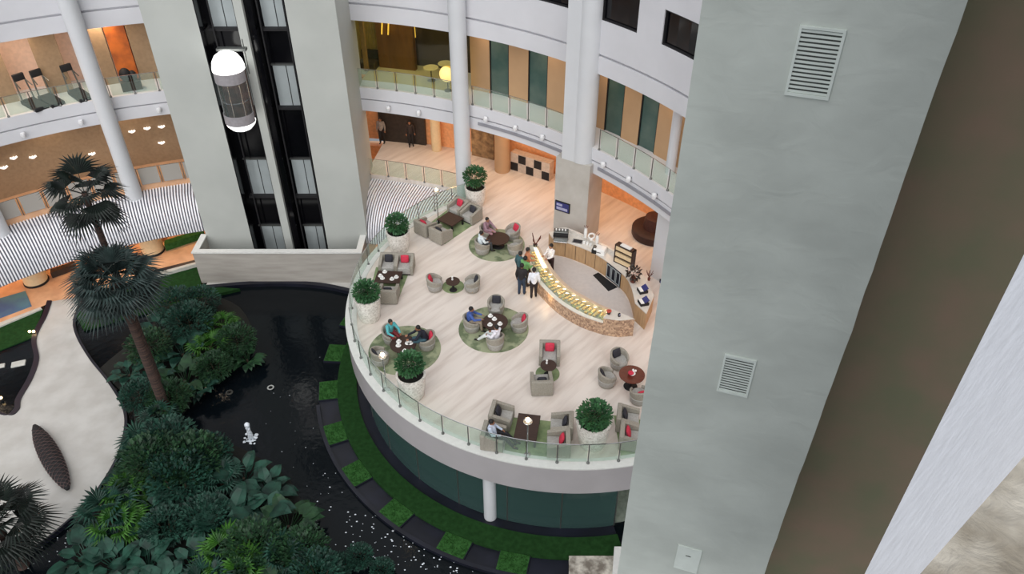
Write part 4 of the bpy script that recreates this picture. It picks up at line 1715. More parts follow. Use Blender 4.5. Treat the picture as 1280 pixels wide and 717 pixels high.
pv = Proto(vasef)
for (x, y), lb in (((565.5, 349), 'tiny white vase on the little round table near the left'), ((683.5, 453.5), 'tiny white vase on the little table between square armchairs')):
    p = P(x, y, .6)
    pv.put((p.x, p.y, .57), 0, lb)
t = empty('flower_centrepiece', (RT[0], RT[1], .7), 0, 'red and white flower centrepiece on the red-brown round table', 'flowers')
MB().lathe([(0, 0), (.1, 0), (.14, .06), (.12, .07)], 14).build('bowl', M['china'], t, smooth=True)
m_ = MB()
for k in range(9):
    a = k * 2.4
    m_.ball((-.06 + .07 * cos(a), -.04 + .07 * sin(a), .12), .055, 7, 5)
m_.build('red_blooms', M['red'], t, smooth=True)
m_ = MB()
for k in range(7):
    a = k * 2.1
    m_.ball((.08 + .06 * cos(a), .06 + .05 * sin(a), .14), .05, 7, 5)
m_.build('white_blooms', M['china'], t, smooth=True)


# lamp posts
def lampf():
    t = empty('lamp_post', (0, 0, 0), 0, 'x', 'lamp')
    MB().lathe([(.13, 0), (.13, .03), (.03, .08), (.025, 1.75)], 14).build('pole', M['chrome'], t, smooth=True)
    MB().lathe([(.04, 1.72), (.13, 1.76), (.17, 1.84), (.16, 1.85), (.06, 1.8)], 18, cap=False).build('shade', M['chrome'], t, smooth=True).name
    sh = [o for o in COL.objects if o.parent is t and o.name.startswith('shade')][0]
    MB().ball((0, 0, 1.93), .085, 12, 8).build('bulb', M['bulb'], sh, smooth=True)
    return t


plp = Proto(lampf)
lamps = []
for x, y, lb in ((659, 569, 'slim lamp post with a glowing bulb at the front rim of the terrace'), (484, 487, 'slim lamp post with a glowing bulb at the left rim of the terrace'),
                 (548, 277, 'slim lamp post with a glowing bulb at the back rim near the canopy')):
    p = P(x, y, 0)
    plp.put((p.x, p.y, 0.03), 0, lb)
    lamps.append(p)


# ------------------------------------------------------------------ the bar
def resample(pts, n):
    d = [0]
    for a, b in zip(pts[:-1], pts[1:]):
        d.append(d[-1] + hypot(b[0] - a[0], b[1] - a[1]))
    out = []
    for i in range(n):
        s = d[-1] * i / (n - 1)
        k = 0
        while k < len(pts) - 2 and d[k + 1] < s:
            k += 1
        t = (s - d[k]) / max(1e-6, d[k + 1] - d[k])
        out.append((pts[k][0] + (pts[k + 1][0] - pts[k][0]) * t, pts[k][1] + (pts[k + 1][1] - pts[k][1]) * t))
    return out


def lerp(A, B, t):
    return [(a[0] + (b[0] - a[0]) * t, a[1] + (b[1] - a[1]) * t) for a, b in zip(A, B)]


N = 60
fo = resample(spline(pl((658, 327), (660, 341), (665, 355), (672.6, 367), (694.4, 388.8), (712.5, 401.5), (730.6, 410.6), (752.4, 417.9), z=0)), N)
fi = resample(spline(pl((673.5, 307), (683.5, 323.6), (694.4, 340), (712.5, 358), (734.3, 371.2), (748.8, 379), (764, 385.5), z=1.0)), N)
# keep the case about a metre deep
fi2 = []
for a, b in zip(fo, fi):
    v = Vector((b[0] - a[0], b[1] - a[1]))
    fi2.append((a[0] + v.x, a[1] + v.y))
fi = fi2
c = Vector((*fo[N // 2], 0))
t = empty('display_counter', (0, 0, 0), 0, 'curved glass display counter full of lit pastries', 'counter')
o_ = lerp(fo, fi, .03)
MB().strip(fo, fi, .0, .66).build('mosaic_body', M['mosaic'], t)
MB().strip(lerp(fo, fi, -.01), lerp(fo, fi, .2), .66, .7).build('front_ledge', M['bartop'], t)
MB().strip(lerp(fo, fi, .2), lerp(fo, fi, .8), .66, .69).build('display_deck', mat('tray_grey', (160, 158, 146), .4), t)
MB().strip(lerp(fo, fi, .2), lerp(fo, fi, .215), .7, 1.0).build('front_glass', M['case_glass'], t)
MB().strip(lerp(fo, fi, .2), lerp(fo, fi, .75), 1.0, 1.015).build('top_glass', M['case_glass'], t)
MB().strip(lerp(fo, fi, .8), lerp(fo, fi, 1.0), .66, .98).build('service_back', M['backwood'], t)
a0_, a1_ = 0, int(N * .3)
MB().strip(lerp(fo, fi, .58)[:a1_], lerp(fo, fi, .76)[:a1_], .9, .93).build('plate_glow', M['strip'], t)  # lit white plates, their brightness put in as a glowing strip
for i in range(a1_ + 1, N - 1, 3):
    q0, q1 = lerp(fo, fi, .55 + .12 * ((i // 3) % 2))[i], lerp(fo, fi, .66 + .12 * ((i // 3) % 2))[i + 1]
    MB().strip([q0, (q0[0] + (q1[0] - q0[0]) * .5, q0[1])], [(q0[0], q1[1]), q1], .9, .92).build('case_lamp', M['strip'], t)


def pastryf(m, k):
    def fn():
        o = MB()
        if k == 0:
            o.lathe([(0, 0), (.1, 0), (.1, .06), (.08, .08), (0, .085)], 12)
        elif k == 1:
            o.ball((0, 0, .05), .08, 8, 6, sx=1.4, sz=.7)
        else:
            o.rbox(-.11, .11, -.07, .07, 0, .07, .02)
        x = o.build(('round_cake', 'bread_roll', 'sandwich')[k], M[m], smooth=True)
        return tag(x, 'x', 'pastry')
    return fn


pas = [Proto(pastryf('food', 0)), Proto(pastryf('food', 1)), Proto(pastryf('foodg', 2))]
rnd = random.Random(4)
for i in range(2, N - 1, 2):
    for j, f in enumerate((.3, .44, .58, .72)):
        if rnd.random() < (.5 if j < 1 else .06):
            continue
        q = lerp(fo, fi, f)[i]
        kk = rnd.choice((0, 1, 2)) if j < 2 else rnd.choice((0, 1))
        pas[kk].put((q[0] + rnd.uniform(-.01, .01), q[1] + rnd.uniform(-.01, .01), .69), rnd.uniform(0, 6),
                    ('small round cake in the lit display counter', 'small bread roll in the lit display counter', 'small wrapped sandwich in the lit display counter')[kk],
                    ('round cakes in the display counter', 'bread rolls in the display counter', 'sandwiches in the display counter')[kk], scale=.72)

# raised wedge counter at the end of the display
w_o = resample(spline(pl((752.4, 417.9), (763, 420), (774, 421), (789.6, 419.7), z=0)), 12)
w_i = resample(pl((764, 385.5), (793.5, 398.5), z=1.0), 12)
t = empty('till_counter', (0, 0, 0), 0, 'wedge shaped mosaic till counter at the right end of the display', 'counter')
MB().strip(w_o, w_i, 0, .96).build('mosaic_body', M['mosaic'], t)
MB().strip(lerp(w_o, w_i, -.03), w_i, .96, 1.0).build('counter_top', M['bartop'], t)
p = P(761, 391, 1.05)
t = empty('flower_pot', (p.x, p.y, 1.0), 0, 'small red flower pot on the till counter', 'flowers')
MB().lathe([(0, 0), (.07, 0), (.09, .12)], 14).build('pot', M['loungedark'], t)
m_ = MB()
for k in range(10):
    m_.ball((.07 * cos(k * 2.4), .07 * sin(k * 2.4), .15 + .01 * (k % 3)), .05, 7, 5)
m_.build('blooms', mat('coral', (190, 80, 66), .7), t, smooth=True)
p = P(774, 394, 1.05)
t = empty('card_reader', (p.x, p.y, 1.0), .4, 'small dark card reader on the till counter', 'card reader')
MB().rbox(-.05, .05, -.04, .04, 0, .16, .01).build('body', M['blackr'], t)
MB().box(-.04, .04, -.045, -.04, .08, .14).build('screen', M['signp'], t)

# smooth floor behind the bar
struct(MB().prism([tuple(q_) for q_ in lerp(fi, fo, .1)] + [tuple(P(791, 398, 0)[:2])] + [tuple(q_) for q_ in reversed(resample(pl((689, 314), (693.6, 319), (710.3, 323), (742.8, 336.7), (775.6, 361.4), (786.3, 378), (791.4, 398.8), z=0), 40))], .001, .006).build('floor_bar', mat('bar_floor', (204, 196, 192), .4, var=.02)), 'smooth pale floor inside the bar', 'floor')

# back counter
bi = resample(spline(pl((688, 314), (693.6, 319), (710.3, 323), (742.8, 336.7), (775.6, 361.4), (786.3, 378), (791.4, 398.8), z=0)), N)
bo = resample(spline(pl((686, 290), (700, 287.5), (714.5, 289), (748.8, 305.4), (767, 314.5), (799.6, 338), (810.4, 354.4), (817.7, 369), z=.95)), N)
t = empty('back_counter', (0, 0, 0), 0, 'long curved wooden service counter with a pale top behind the display', 'counter')
MB().strip(lerp(bi, bo, .04), lerp(bi, bo, .97), 0, .9).build('wood_body', M['barwood'], t)
MB().strip(bi, bo, .9, .95).build('counter_top', M['bartop'], t)
k0, k1 = 4, int(N * .62)
MB().strip(lerp(bi, bo, .8)[k0:k1], lerp(bi, bo, .95)[k0:k1], .95, 1.12).build('upstand', M['bartop'], t)
tipi = [bi[-1], tuple(P(805, 411.9, 0)[:2])]
tipo = [bo[-1], tuple(P(808.5, 390.7, .95)[:2])]
MB().strip(tipi, tipo, 0, .9).build('end_body', M['barwood'], t)
MB().strip([tipi[0], (tipi[1][0], tipi[1][1])], tipo, .9, .95).build('end_top', M['bartop'], t)
# door lines of the cupboards
for i in range(8, int(N * .48), 5):
    q0, q1 = lerp(bi, bo, .03)[i], lerp(bi, bo, .05)[i]
    MB().box(q0[0] - .008, q0[0] + .008, q0[1] - .012, q0[1] + .0, .06, .86).build('cupboard_gap', M['loungedark'], t)
# glazed undercounter fridge
f0, f1 = int(N * .5), int(N * .68)
t = empty('undercounter_fridge', (0, 0, 0), 0, 'glass fronted undercounter fridge in the wooden back counter', 'fridge')
MB().strip(lerp(bi, bo, -.02)[f0:f1], lerp(bi, bo, .03)[f0:f1], .04, .88).build('body', M['darkdeck'], t)
for k in range(3):
    i0 = f0 + int((f1 - f0 - 1) * k / 3)
    i1 = f0 + int((f1 - f0 - 1) * (k + 1) / 3)
    A0, A1 = lerp(bi, bo, -.04)[i0], lerp(bi, bo, -.04)[i1]
    d = MB()
    for s in (.1, .8):
        d.strip([A0, A1], [(A0[0], A0[1] + .03), (A1[0], A1[1] + .03)], s, s + .05)
    for fq in (0.04, .8):
        a_ = (A0[0] + (A1[0] - A0[0]) * fq, A0[1] + (A1[1] - A0[1]) * fq)
        b_ = (A0[0] + (A1[0] - A0[0]) * (fq + .14), A0[1] + (A1[1] - A0[1]) * (fq + .14))
        d.strip([a_, b_], [(a_[0], a_[1] + .03), (b_[0], b_[1] + .03)], .1, .85)
    d.build('door_frame', M['door'], t)
q = [tuple(P(x, y, 0)[:2]) for x, y in ((741, 344), (748, 340.5), (772, 359), (760.5, 364))]
t = MB().prism(q, 0, .015).build('floor_mat', M['blackr'])
tag(t, 'black rubber mat on the floor before the fridge', 'mat')

# things on the back counter
p = P(701, 301, .95)
t = empty('espresso_machine', (p.x, p.y + .1, .95), radians(-8), 'chrome and black espresso machine at the left end of the back counter', 'coffee machine')
MB().rbox(-.36, .36, -.1, .28, .0, .5, .03).build('body', M['steel'], t, smooth=True)
MB().rbox(-.36, .36, -.28, -.1, .34, .48, .02).build('group_head', M['blackr'], t)
MB().rbox(-.34, .34, -.28, -.08, 0, .06, .02).build('drip_tray', M['chrome'], t)
m_ = MB()
for k in range(4):
    m_.lathe([(.035, .5), (.04, .58)], 10, (-.24 + k * .15, .08, 0))
m_.build('cups_on_top', M['china'], t, smooth=True)
p = P(722, 302, .95)
t = empty('counter_sink', (p.x, p.y, .95), radians(-18), 'dark square sink tray on the back counter', 'sink')
MB().box(-.26, .26, -.18, .18, 0, .03).build('rim', M['chrome'], t)
MB().box(-.22, .22, -.14, .14, .03, .035).build('basin', M['darkdeck'], t)


def jug():
    t = MB()
    t.lathe([(0, 0), (.05, 0), (.06, .1), (.045, .14), (.04, .14), (.05, .1), (.04, .02), (0, .02)], 12, cap=False)
    t.box(.055, .09, -.01, .01, .04, .1)
    return tag(t.build('milk_jug', M['china'], smooth=True), 'x', 'jug')


pj = Proto(jug)
for x, y, lb in ((730, 304, 'white jug on the back counter, left of three'), (734, 305.5, 'white jug on the back counter, middle of three'), (738, 307, 'white jug on the back counter, right of three')):
    p = P(x, y, .95)
    pj.put((p.x, p.y, .95), 1, lb, scale=1.2)
p = P(750, 315, .95)
t = empty('white_printer', (p.x, p.y, .95), radians(-25), 'boxy white machine on the back counter', 'machine')
MB().rbox(-.28, .28, -.22, .22, 0, .28, .03).build('body', M['china'], t, smooth=True)
MB().box(-.12, .1, -.235, -.22, .1, .13).build('slot', M['blackr'], t)
p = P(743, 315, .95)
t = empty('coffee_grinder', (p.x, p.y, .95), radians(-20), 'dark squat grinder left of the boxy white machine', 'grinder')
MB().rbox(-.12, .12, -.14, .14, 0, .2, .02).build('body', M['blackr'], t)
MB().lathe([(.05, .2), (.09, .34), (.09, .36)], 14).build('hopper', M['steel'], t, smooth=True)

# slim white vases at the pillar side
for k, (x, y, h) in enumerate(((731.5, 299, .55), (739, 302, .5), (746, 306, .45))):
    p = P(x, y, 1.0)
    t = empty('decor_vase', (p.x, p.y, 1.12), 0, ('tall white cylinder vase on the bar ledge, nearest the pier', 'white ring-shaped vase on the bar ledge', 'pale vase with brown twigs on the bar ledge')[k], 'vase')
    if k == 1:
        m_ = MB()
        for i in range(16):
            a, b = i / 16 * 2 * pi, (i + 1) / 16 * 2 * pi
            m_.tube((.15 * cos(a), 0, .22 + .15 * sin(a)), (.15 * cos(b), 0, .22 + .15 * sin(b)), .045, n=8)
        m_.build('ring', M['china'], t, smooth=True)
        MB().lathe([(.08, 0), (.03, .08)], 12).build('foot', M['china'], t)
    else:
        MB().lathe([(0, 0), (.08, 0), (.09, h * .6), (.07, h)], 16).build('body', M['china'], t, smooth=True)
        m_ = MB()
        for i in range(5):
            m_.tube((0, 0, h * .8), (.1 * cos(i * 1.3), .1 * sin(i * 1.3), h + .12), .012, n=5)
        m_.build('twigs', M['redwood'], t)

# newspaper rack
p = P(778, 334, .95)
t = empty('tiered_rack', (p.x + .1, p.y + .25, .9), radians(-42), 'dark wooden tiered rack with cream shelves on the back counter', 'rack')
W, Dp, Hh = .5, .16, 1.05
m_ = MB()
m_.box(-W, -W + .04, -Dp, Dp, 0, Hh).box(W - .04, W, -Dp, Dp, 0, Hh).box(-W, W, -Dp, Dp, Hh - .04, Hh).box(-W, W, -Dp, Dp, 0, .04).box(-W, W, Dp - .02, Dp, 0, Hh)
m_.build('frame', M['wood'], t)
for k in range(3):
    MB().box(-W + .04, W - .04, -Dp, Dp - .03, .04 + k * .34, .08 + k * .34).build('shelf', M['wood'], t)
    MB().box(-W + .06, W - .06, -Dp + .01, Dp - .05, .1 + k * .34, .3 + k * .34).build('goods', M['cream'], t)
MB().box(-.25, .3, -.1, .1, Hh, Hh + .05).build('tray', M['china'], t)

# decorative flower vase and tills at the right end
p = P(791, 352, .95)
t = empty('flower_vase', (p.x, p.y, .95), 0, 'dark flower arrangement with pale blooms on the back counter', 'flowers')
MB().lathe([(0, 0), (.12, 0), (.16, .15), (.1, .3)], 16).build('vase', M['redwood'], t, smooth=True)
m_ = MB()
leafy(.28, 120, m_, .18, 1.0, 9, (0, 0, .5))
m_.build('foliage', M['loungedark'], t, fix=False)
m_ = MB()
for k in range(12):
    m_.ball((.24 * cos(k * 2.4), .2 * sin(k * 2.4), .55 + .04 * (k % 5)), .06, 7, 5)
m_.build('blooms', mat('pale_rose', (220, 190, 176), .7), t, smooth=True)
for k, (x, y) in enumerate(((803, 364), (804, 379))):
    p = P(x, y, .95)
    t = empty('cash_register', (p.x, p.y, .95), radians(-75), ('dark blue and white till on the right end of the bar, farther back', 'dark blue and white till on the right end of the bar, nearer')[k], 'till')
    MB().rbox(-.2, .2, -.2, .2, 0, .12, .02).build('drawer', M['blackr'], t)
    T = Matrix.Translation((0, .1, .2)) @ Matrix.Rotation(radians(-60), 4, 'X')
    MB().box(-.18, .18, -.015, .015, -.12, .12, T).build('screen', M['blue'], t)
    MB().box(-.16, .16, -.17, -.02, .12, .15).build('keypad', M['china'], t)
p = P(811, 350, .95)
t = empty('twig_vase', (p.x, p.y, .95), 0, 'small vase of brown twigs behind the tills', 'vase')
MB().lathe([(0, 0), (.06, 0), (.07, .12), (.04, .18)], 14).build('vase', M['redwood'], t, smooth=True)
m_ = MB()
for i in range(9):
    m_.tube((0, 0, .15), (.16 * cos(i * 1.3), .16 * sin(i * 1.3), .42 + .05 * (i % 3)), .012, n=5)
m_.build('twigs', M['redwood'], t)

# twigs at the head of the display
p = P(669, 309, 1.0)
t = empty('twig_arrangement', (p.x, p.y, 1.05), 0, 'spiky brown twig arrangement at the back end of the display counter', 'flowers')
MB().lathe([(0, 0), (.09, 0), (.11, .14)], 14).build('pot', M['loungedark'], t)
m_ = MB()
for i in range(12):
    m_.tube((0, 0, .1), (.26 * cos(i * 2.1), .26 * sin(i * 2.1), .5 + .05 * (i % 4)), .014, n=5)
m_.build('twigs', M['redwood'], t)


# ------------------------------------------------------------------ people
def capsule(m_, a, b, r0, r1):
    a, b = Vector(a), Vector(b)
    m_.ball(a, r0, 10, 8)
    m_.ball(b, r1, 10, 8)
    m_.tube(a, b, r0, r1, 10)


def remesh(o, vox, sm=2):
    r = o.modifiers.new('r', 'REMESH')
    r.mode = 'VOXEL'
    r.voxel_size = vox
    r.use_smooth_shade = True
    if sm:
        s = o.modifiers.new('sm', 'SMOOTH')
        s.iterations = sm
        s.factor = .5


def person(loc, az, label, J, top, bottom, skin='skin', hair='hair', longs=True, scale=1.0, skirt=False):
    """J: joint positions, facing local +Y"""
    t = empty('person', loc, radians(-az), label, 'person')
    t.scale = (scale,) * 3
    m_ = MB()
    c = capsule
    pel, ch, nk, hd = J['pel'], J['ch'], J['nk'], Vector(J['hd'])
    c(m_, pel, ch, .13, .135)
    c(m_, ch, nk, .12, .055)
    c(m_, nk, hd - Vector((0, 0, .06)), .055, .06)
    f = Vector(J.get('look', (0, 1, 0))).normalized()
    m_.ball(hd, .1, 14, 10, sx=.85, sy=1.0, sz=1.2)
    m_.ball(hd + f * .035 - Vector((0, 0, .07)), .06, 10, 8)        # jaw
    sd_ = f.cross(Vector((0, 0, 1))).normalized()
    m_.ball(hd + f * .105 - Vector((0, 0, .015)), .018, 8, 6, sz=1.5)  # nose
    m_.ball(hd + f * .092 - Vector((0, 0, .06)), .018, 8, 6, sx=1.4, sz=.5)  # lips
    for s in (1, -1):
        m_.ball(hd + sd_ * .088 * s - Vector((0, 0, .01)), .025, 8, 6, sx=.5, sz=1.3)
    for s, k in ((1, 'r'), (-1, 'l')):
        sh, el, wr = J['sh' + k], J['el' + k], J['wr' + k]
        hp, kn, an, to = J['hp' + k], J['kn' + k], J['an' + k], J['to' + k]
        c(m_, ch, sh, .09, .06)
        c(m_, sh, el, .055, .042)
        c(m_, el, wr, .042, .028)
        d = (Vector(wr) - Vector(el)).normalized()
        u = d.orthogonal().normalized()
        w2 = d.cross(u)
        hc = Vector(wr) + d * .05
        for off2 in (-.025, 0, .025):
            c(m_, Vector(wr), hc + u * off2, .022, .02)
        for i, (ln, of) in enumerate(((.055, -.033), (.068, -.011), (.064, .011), (.048, .033))):
            b0 = hc + u * of + d * .01
            b1 = b0 + d * ln * .55 + w2 * .008
            b2 = b1 + d * ln * .4 + w2 * .025
            c(m_, b0, b1, .0105, .0095)
            c(m_, b1, b2, .0095, .008)
        b0 = Vector(wr) + d * .02 + u * (-.02)
        c(m_, b0, b0 - u * .035 + d * .03, .012, .0105)
        c(m_, b0 - u * .035 + d * .03, b0 - u * .04 + d * .06, .0105, .009)
        c(m_, pel, hp, .12, .09)
        c(m_, hp, kn, .085, .055)
        c(m_, kn, an, .055, .036)
        c(m_, an, to, .036, .03)
    body = m_.build('body', M[skin], t, fix=False)
    remesh(body, .0095, 2)
    # hair
    m_ = MB()
    m_.ball(hd - f * .018 + Vector((0, 0, .03)), .108, 14, 10, sx=.9, sy=.98, sz=1.08)
    if J.get('long'):
        m_.ball(hd - f * .06 - Vector((0, 0, .08)), .1, 12, 8, sz=1.5)
    hm = m_.build('hair', M[hair], t, smooth=True)
    # shirt
    m_ = MB()
    c(m_, pel, ch, .155, .16)
    c(m_, ch, Vector(nk) - Vector((0, 0, .03)), .15, .075)
    for k in 'rl':
        sh, el, wr = Vector(J['sh' + k]), Vector(J['el' + k]), Vector(J['wr' + k])
        c(m_, ch, sh, .115, .08)
        c(m_, sh, el, .078, .058)
        if longs:
            c(m_, el, el.lerp(wr, .9), .057, .043)
    sh_ = m_.build('shirt', top, t, fix=False)
    remesh(sh_, .018, 2)
    m_ = MB()
    for k in 'rl':
        hp, kn, an = Vector(J['hp' + k]), Vector(J['kn' + k]), Vector(J['an' + k])
        c(m_, pel, hp, .14, .115)
        c(m_, hp, kn, .108, .078)
        c(m_, kn, kn.lerp(an, .92), .078, .06)
    tr = m_.build('trousers', bottom, t, fix=False)
    remesh(tr, .018, 2)
    for k in 'rl':
        an, to = Vector(J['an' + k]), Vector(J['to' + k])
        m_ = MB()
        c(m_, an - Vector((0, 0, .02)), to, .048, .042)
        so = m_.build('shoe', M['shoe'], t, fix=False)
        remesh(so, .014, 1)
    return t


def stand(arm='down', step=0.04, look=(0, 1, 0)):
    J = dict(pel=(0, 0, .98), ch=(0, 0, 1.28), nk=(0, .01, 1.47), hd=(0, .03, 1.6), look=look,
             shr=(.17, 0, 1.4), shl=(-.17, 0, 1.4), hpr=(.09, 0, .92), hpl=(-.09, 0, .92),
             knr=(.1, .03 + step, .5), knl=(-.1, .03 - step, .5), anr=(.11, step, .09), anl=(-.11, -step, .09),
             tor=(.12, .14 + step, .045), tol=(-.12, .14 - step, .045))
    if arm == 'down':
        J.update(elr=(.24, -.03, 1.12), wrr=(.25, .05, .88), ell=(-.24, -.03, 1.12), wrl=(-.25, .05, .88))
    elif arm == 'fwd':
        J.update(elr=(.22, .1, 1.15), wrr=(.16, .33, 1.1), ell=(-.22, .1, 1.15), wrl=(-.14, .33, 1.08))
    else:
        J.update(elr=(.24, -.03, 1.12), wrr=(.2, .18, 1.05), ell=(-.25, -.02, 1.12), wrl=(-.25, .05, .88))
    return J


def sit(lean=-.12, arms='lap', legs=.45, sidew=0):
    J = dict(pel=(0, -.08, .55), ch=(sidew * .5, -.08 + lean * .5, .85), nk=(sidew, -.06 + lean, 1.04), hd=(sidew, -.02 + lean, 1.17), look=(0, 1, -.1),
             shr=(.17 + sidew, -.06 + lean, .98), shl=(-.17 + sidew, -.06 + lean, .98), hpr=(.1, -.02, .53), hpl=(-.1, -.02, .53),
             knr=(.12, .4, .53), knl=(-.12, .4, .53), anr=(.13, legs, .1), anl=(-.13, legs + .04, .1), tor=(.14, legs + .15, .05), tol=(-.14, legs + .19, .05))
    if arms == 'lap':
        J.update(elr=(.26, .05 + lean, .74), wrr=(.14, .26, .66), ell=(-.26, .05 + lean, .74), wrl=(-.14, .26, .66))
    else:
        J.update(elr=(.26, .12 + lean, .76), wrr=(.16, .42 + lean, .74), ell=(-.26, .12 + lean, .76), wrl=(-.16, .42 + lean, .74))
    return J


def cloth(n, rgb):
    return mat('cloth_' + n, rgb, .8, var=.05, scale=10)


def pp_(x, y, z=0):
    p = P(x, y, z)
    return (p.x, p.y, z)


person(pp_(667, 372), -5, 'man in a white shirt and dark trousers standing at the display counter', stand('down'), cloth('white', (226, 228, 236)), cloth('black', (34, 26, 28)))
person(pp_(652, 368), 20, 'man in a black jacket and blue jeans standing left of the white-shirted man', stand('half'), cloth('jacket', (38, 34, 36)), cloth('jeans', (44, 58, 78)), scale=1.04)
person(pp_(656, 358), 40, 'customer in a green top and dark trousers standing by the display counter', stand('fwd'), cloth('green', (112, 168, 104)), cloth('darktr', (36, 32, 36)), scale=1.02)
person(pp_(650, 351), 40, 'customer in a dark teal top standing behind the one in green', stand('half'), cloth('teal', (58, 92, 98)), cloth('tealtr', (40, 40, 48)))
person(pp_(659, 346), 90, 'customer in an orange top at the back end of the display counter', stand('fwd'), cloth('orange', (196, 128, 92)), cloth('brown', (70, 50, 44)))
person(pp_(688, 341), 235, 'bar attendant in a white shirt standing behind the display counter', stand('fwd'), cloth('attendant', (232, 226, 224)), cloth('attendant_tr', (52, 32, 32)))


def seatp(x, y, az, label, J, top, bot, fwd=.0, z=.0, **k):
    p = P(x, y, .4)
    f = Vector((sin(radians(az)), cos(radians(az)), 0))
    q = Vector((p.x, p.y, 0)) + f * fwd
    return person((q.x, q.y, z), az, label, J, top, bot, **k)


seatp(617, 545, 100, 'man in a white shirt and dark trousers seated in the front left armchair', sit(-.1, legs=.72), cloth('shirt', (196, 206, 226)), cloth('trs', (36, 34, 40)), fwd=.06)
seatp(590, 403, 95, 'man in a blue shirt seated left of the round table', sit(.02, 'fwd'), cloth('blue', (66, 92, 160)), cloth('khaki', (150, 136, 120)))
J = sit(-.1, legs=.75)
seatp(619, 425, 305, 'man dressed all in white seated with legs stretched out', J, cloth('whitetop', (232, 230, 240)), cloth('whitetr', (214, 220, 220)), fwd=.05)
seatp(609, 290, 130, 'person in mauve and black seated at the table nearest the bar end', sit(.05, 'fwd'), cloth('mauve', (150, 120, 132)), cloth('pink', (170, 130, 138)))
seatp(603, 307, 70, 'dark haired person in a white top seated at the table nearest the bar end', sit(.0), cloth('white2', (214, 224, 230)), cloth('blk2', (60, 62, 66)))
seatp(489, 418, 140, 'person in a teal top and red trousers seated behind the left lamp post', sit(.1, 'fwd'), cloth('aqua', (84, 170, 176)), cloth('redtr', (120, 40, 44)))
seatp(533, 425, 255, 'person in black leaning forward at the half hidden round table', sit(.22, 'fwd'), cloth('black3', (28, 32, 46)), cloth('tealjeans', (60, 92, 104)), fwd=.12)
for x, y, az, lb, tc_, bc_ in ((482, 173, 190, 'person in a grey top standing in the dark doorway of the orange gallery', (150, 140, 134), (30, 26, 28)),
                              (522, 172, 170, 'person in dark clothes standing at the right of the dark doorway', (50, 40, 38), (30, 26, 28))):
    p = P(x, y, 0)
    r = hypot(p.x - AC[0], p.y - AC[1])
    k_ = min(1, 25.9 / r)
    person((AC[0] + (p.x - AC[0]) * k_, AC[1] + (p.y - AC[1]) * k_, 0), az, lb, stand('down'), cloth('g', tc_), cloth('h', bc_))


# ------------------------------------------------------------------ palms and garden plants
def frond_fan(m_, base, d, L_, seed, nb=13, droop=.25, w=.06):
    """fan palm leaf: stalk then radiating blades"""
    rnd = random.Random(seed)
    d = Vector(d).normalized()
    side = d.cross(Vector((0, 0, 1)))
    side = side.normalized() if side.length > .05 else Vector((1, 0, 0))
    up_ = side.cross(d).normalized()
    base = Vector(base)
    hub = base + d * L_ * .45
    m_.tube(base, hub, .018, .012, 4)
    for k in range(nb):
        a = radians(-85 + 170 * k / (nb - 1))
        bd = (d * cos(a) + side * sin(a)).normalized()
        ln = L_ * .62 * (.8 + .2 * cos(a)) * rnd.uniform(.9, 1.05)
        mid_ = hub + bd * ln * .55 + up_ * .02
        tip = hub + bd * ln - Vector((0, 0, droop * ln))
        sv = up_.cross(bd).normalized() * w * .5
        m_.add([hub, mid_ + sv, tip, mid_ - sv, mid_ + up_ * w * .35], [(0, 1, 4), (1, 2, 4), (2, 3, 4), (3, 0, 4)])


def palm_crown(m_, c, R, n, seed, zmin=-.7, zmax=.9, nb=14, w=.07):
    rnd = random.Random(seed)
    for k in range(n):
        a = k * 2.399 + rnd.uniform(-.2, .2)
        z = zmin + (zmax - zmin) * ((k + .5) / n)
        h = math.sqrt(max(.05, 1 - z * z))
        frond_fan(m_, c, (cos(a) * h, sin(a) * h, z), R * rnd.uniform(.85, 1.05), seed * 50 + k, nb, w=w)


def palm(base, hgt, R, n, lb, seed, rt=.2, leafm='palml', zmin=-.8, skirt=0):
    t = empty('fan_palm', base, 0, lb, 'palm tree')
    prof_ = []
    k = 0
    z = 0
    while z < hgt:
        rr = rt * (1 - .35 * z / hgt)
        prof_ += [(rr * 1.08, z), (rr * .92, z + .1)]
        z += .12
    prof_.append((.05, hgt))
    MB().lathe(prof_, 14).build('trunk', M['trunk'], t, smooth=False)
    m_ = MB()
    palm_crown(m_, (0, 0, hgt), R, n, seed, zmin, .97, 19, .1)
    m_.build('crown', M[leafm], t, fix=False)
    if skirt:
        m_ = MB()
        palm_crown(m_, (0, 0, hgt - .35), R * .9, skirt, seed + 3, -.95, -.4)
        m_.build('dead_skirt', mat('dry_frond', (58, 50, 44), .8, var=.1), t, fix=False)
    return t


b = P(212, 522, G)
b2 = b + Vector((-.55, 1.1, 0))
palm((b2.x, b2.y, G), 11.4, 1.8, 16, 'taller dark fan palm whose crown stands before the ribbed canopy', 21, .17)
palm((b.x, b.y, G), 8.0, 2.05, 42, 'shorter thick-trunked fan palm with a bluish crown rising from the garden', 22, .23, 'palmb')
p = P(-6, 655, -1.6)
palm((p.x, p.y, G), 2.7, 2.1, 24, 'low dark fan palm at the bottom left corner', 23, .2)

# planted island
isl = spline(pl((124, 462), (150, 440), (186, 412), (205, 384), (250, 368), (300, 385), (318, 430), (290, 458), (262, 470), (240, 500), (225, 530), (262, 545), (310, 565), (362, 600), (385, 650), (400, 700), (330, 760), (180, 770), (95, 700), (120, 640), (152, 585), (168, 540), (160, 500), (124, 462)), 4)[:-1]
struct(MB().prism(isl, G - .3, G + .06).build('floor_island', M['soil']), 'dark planted island in the pond', 'garden bed')


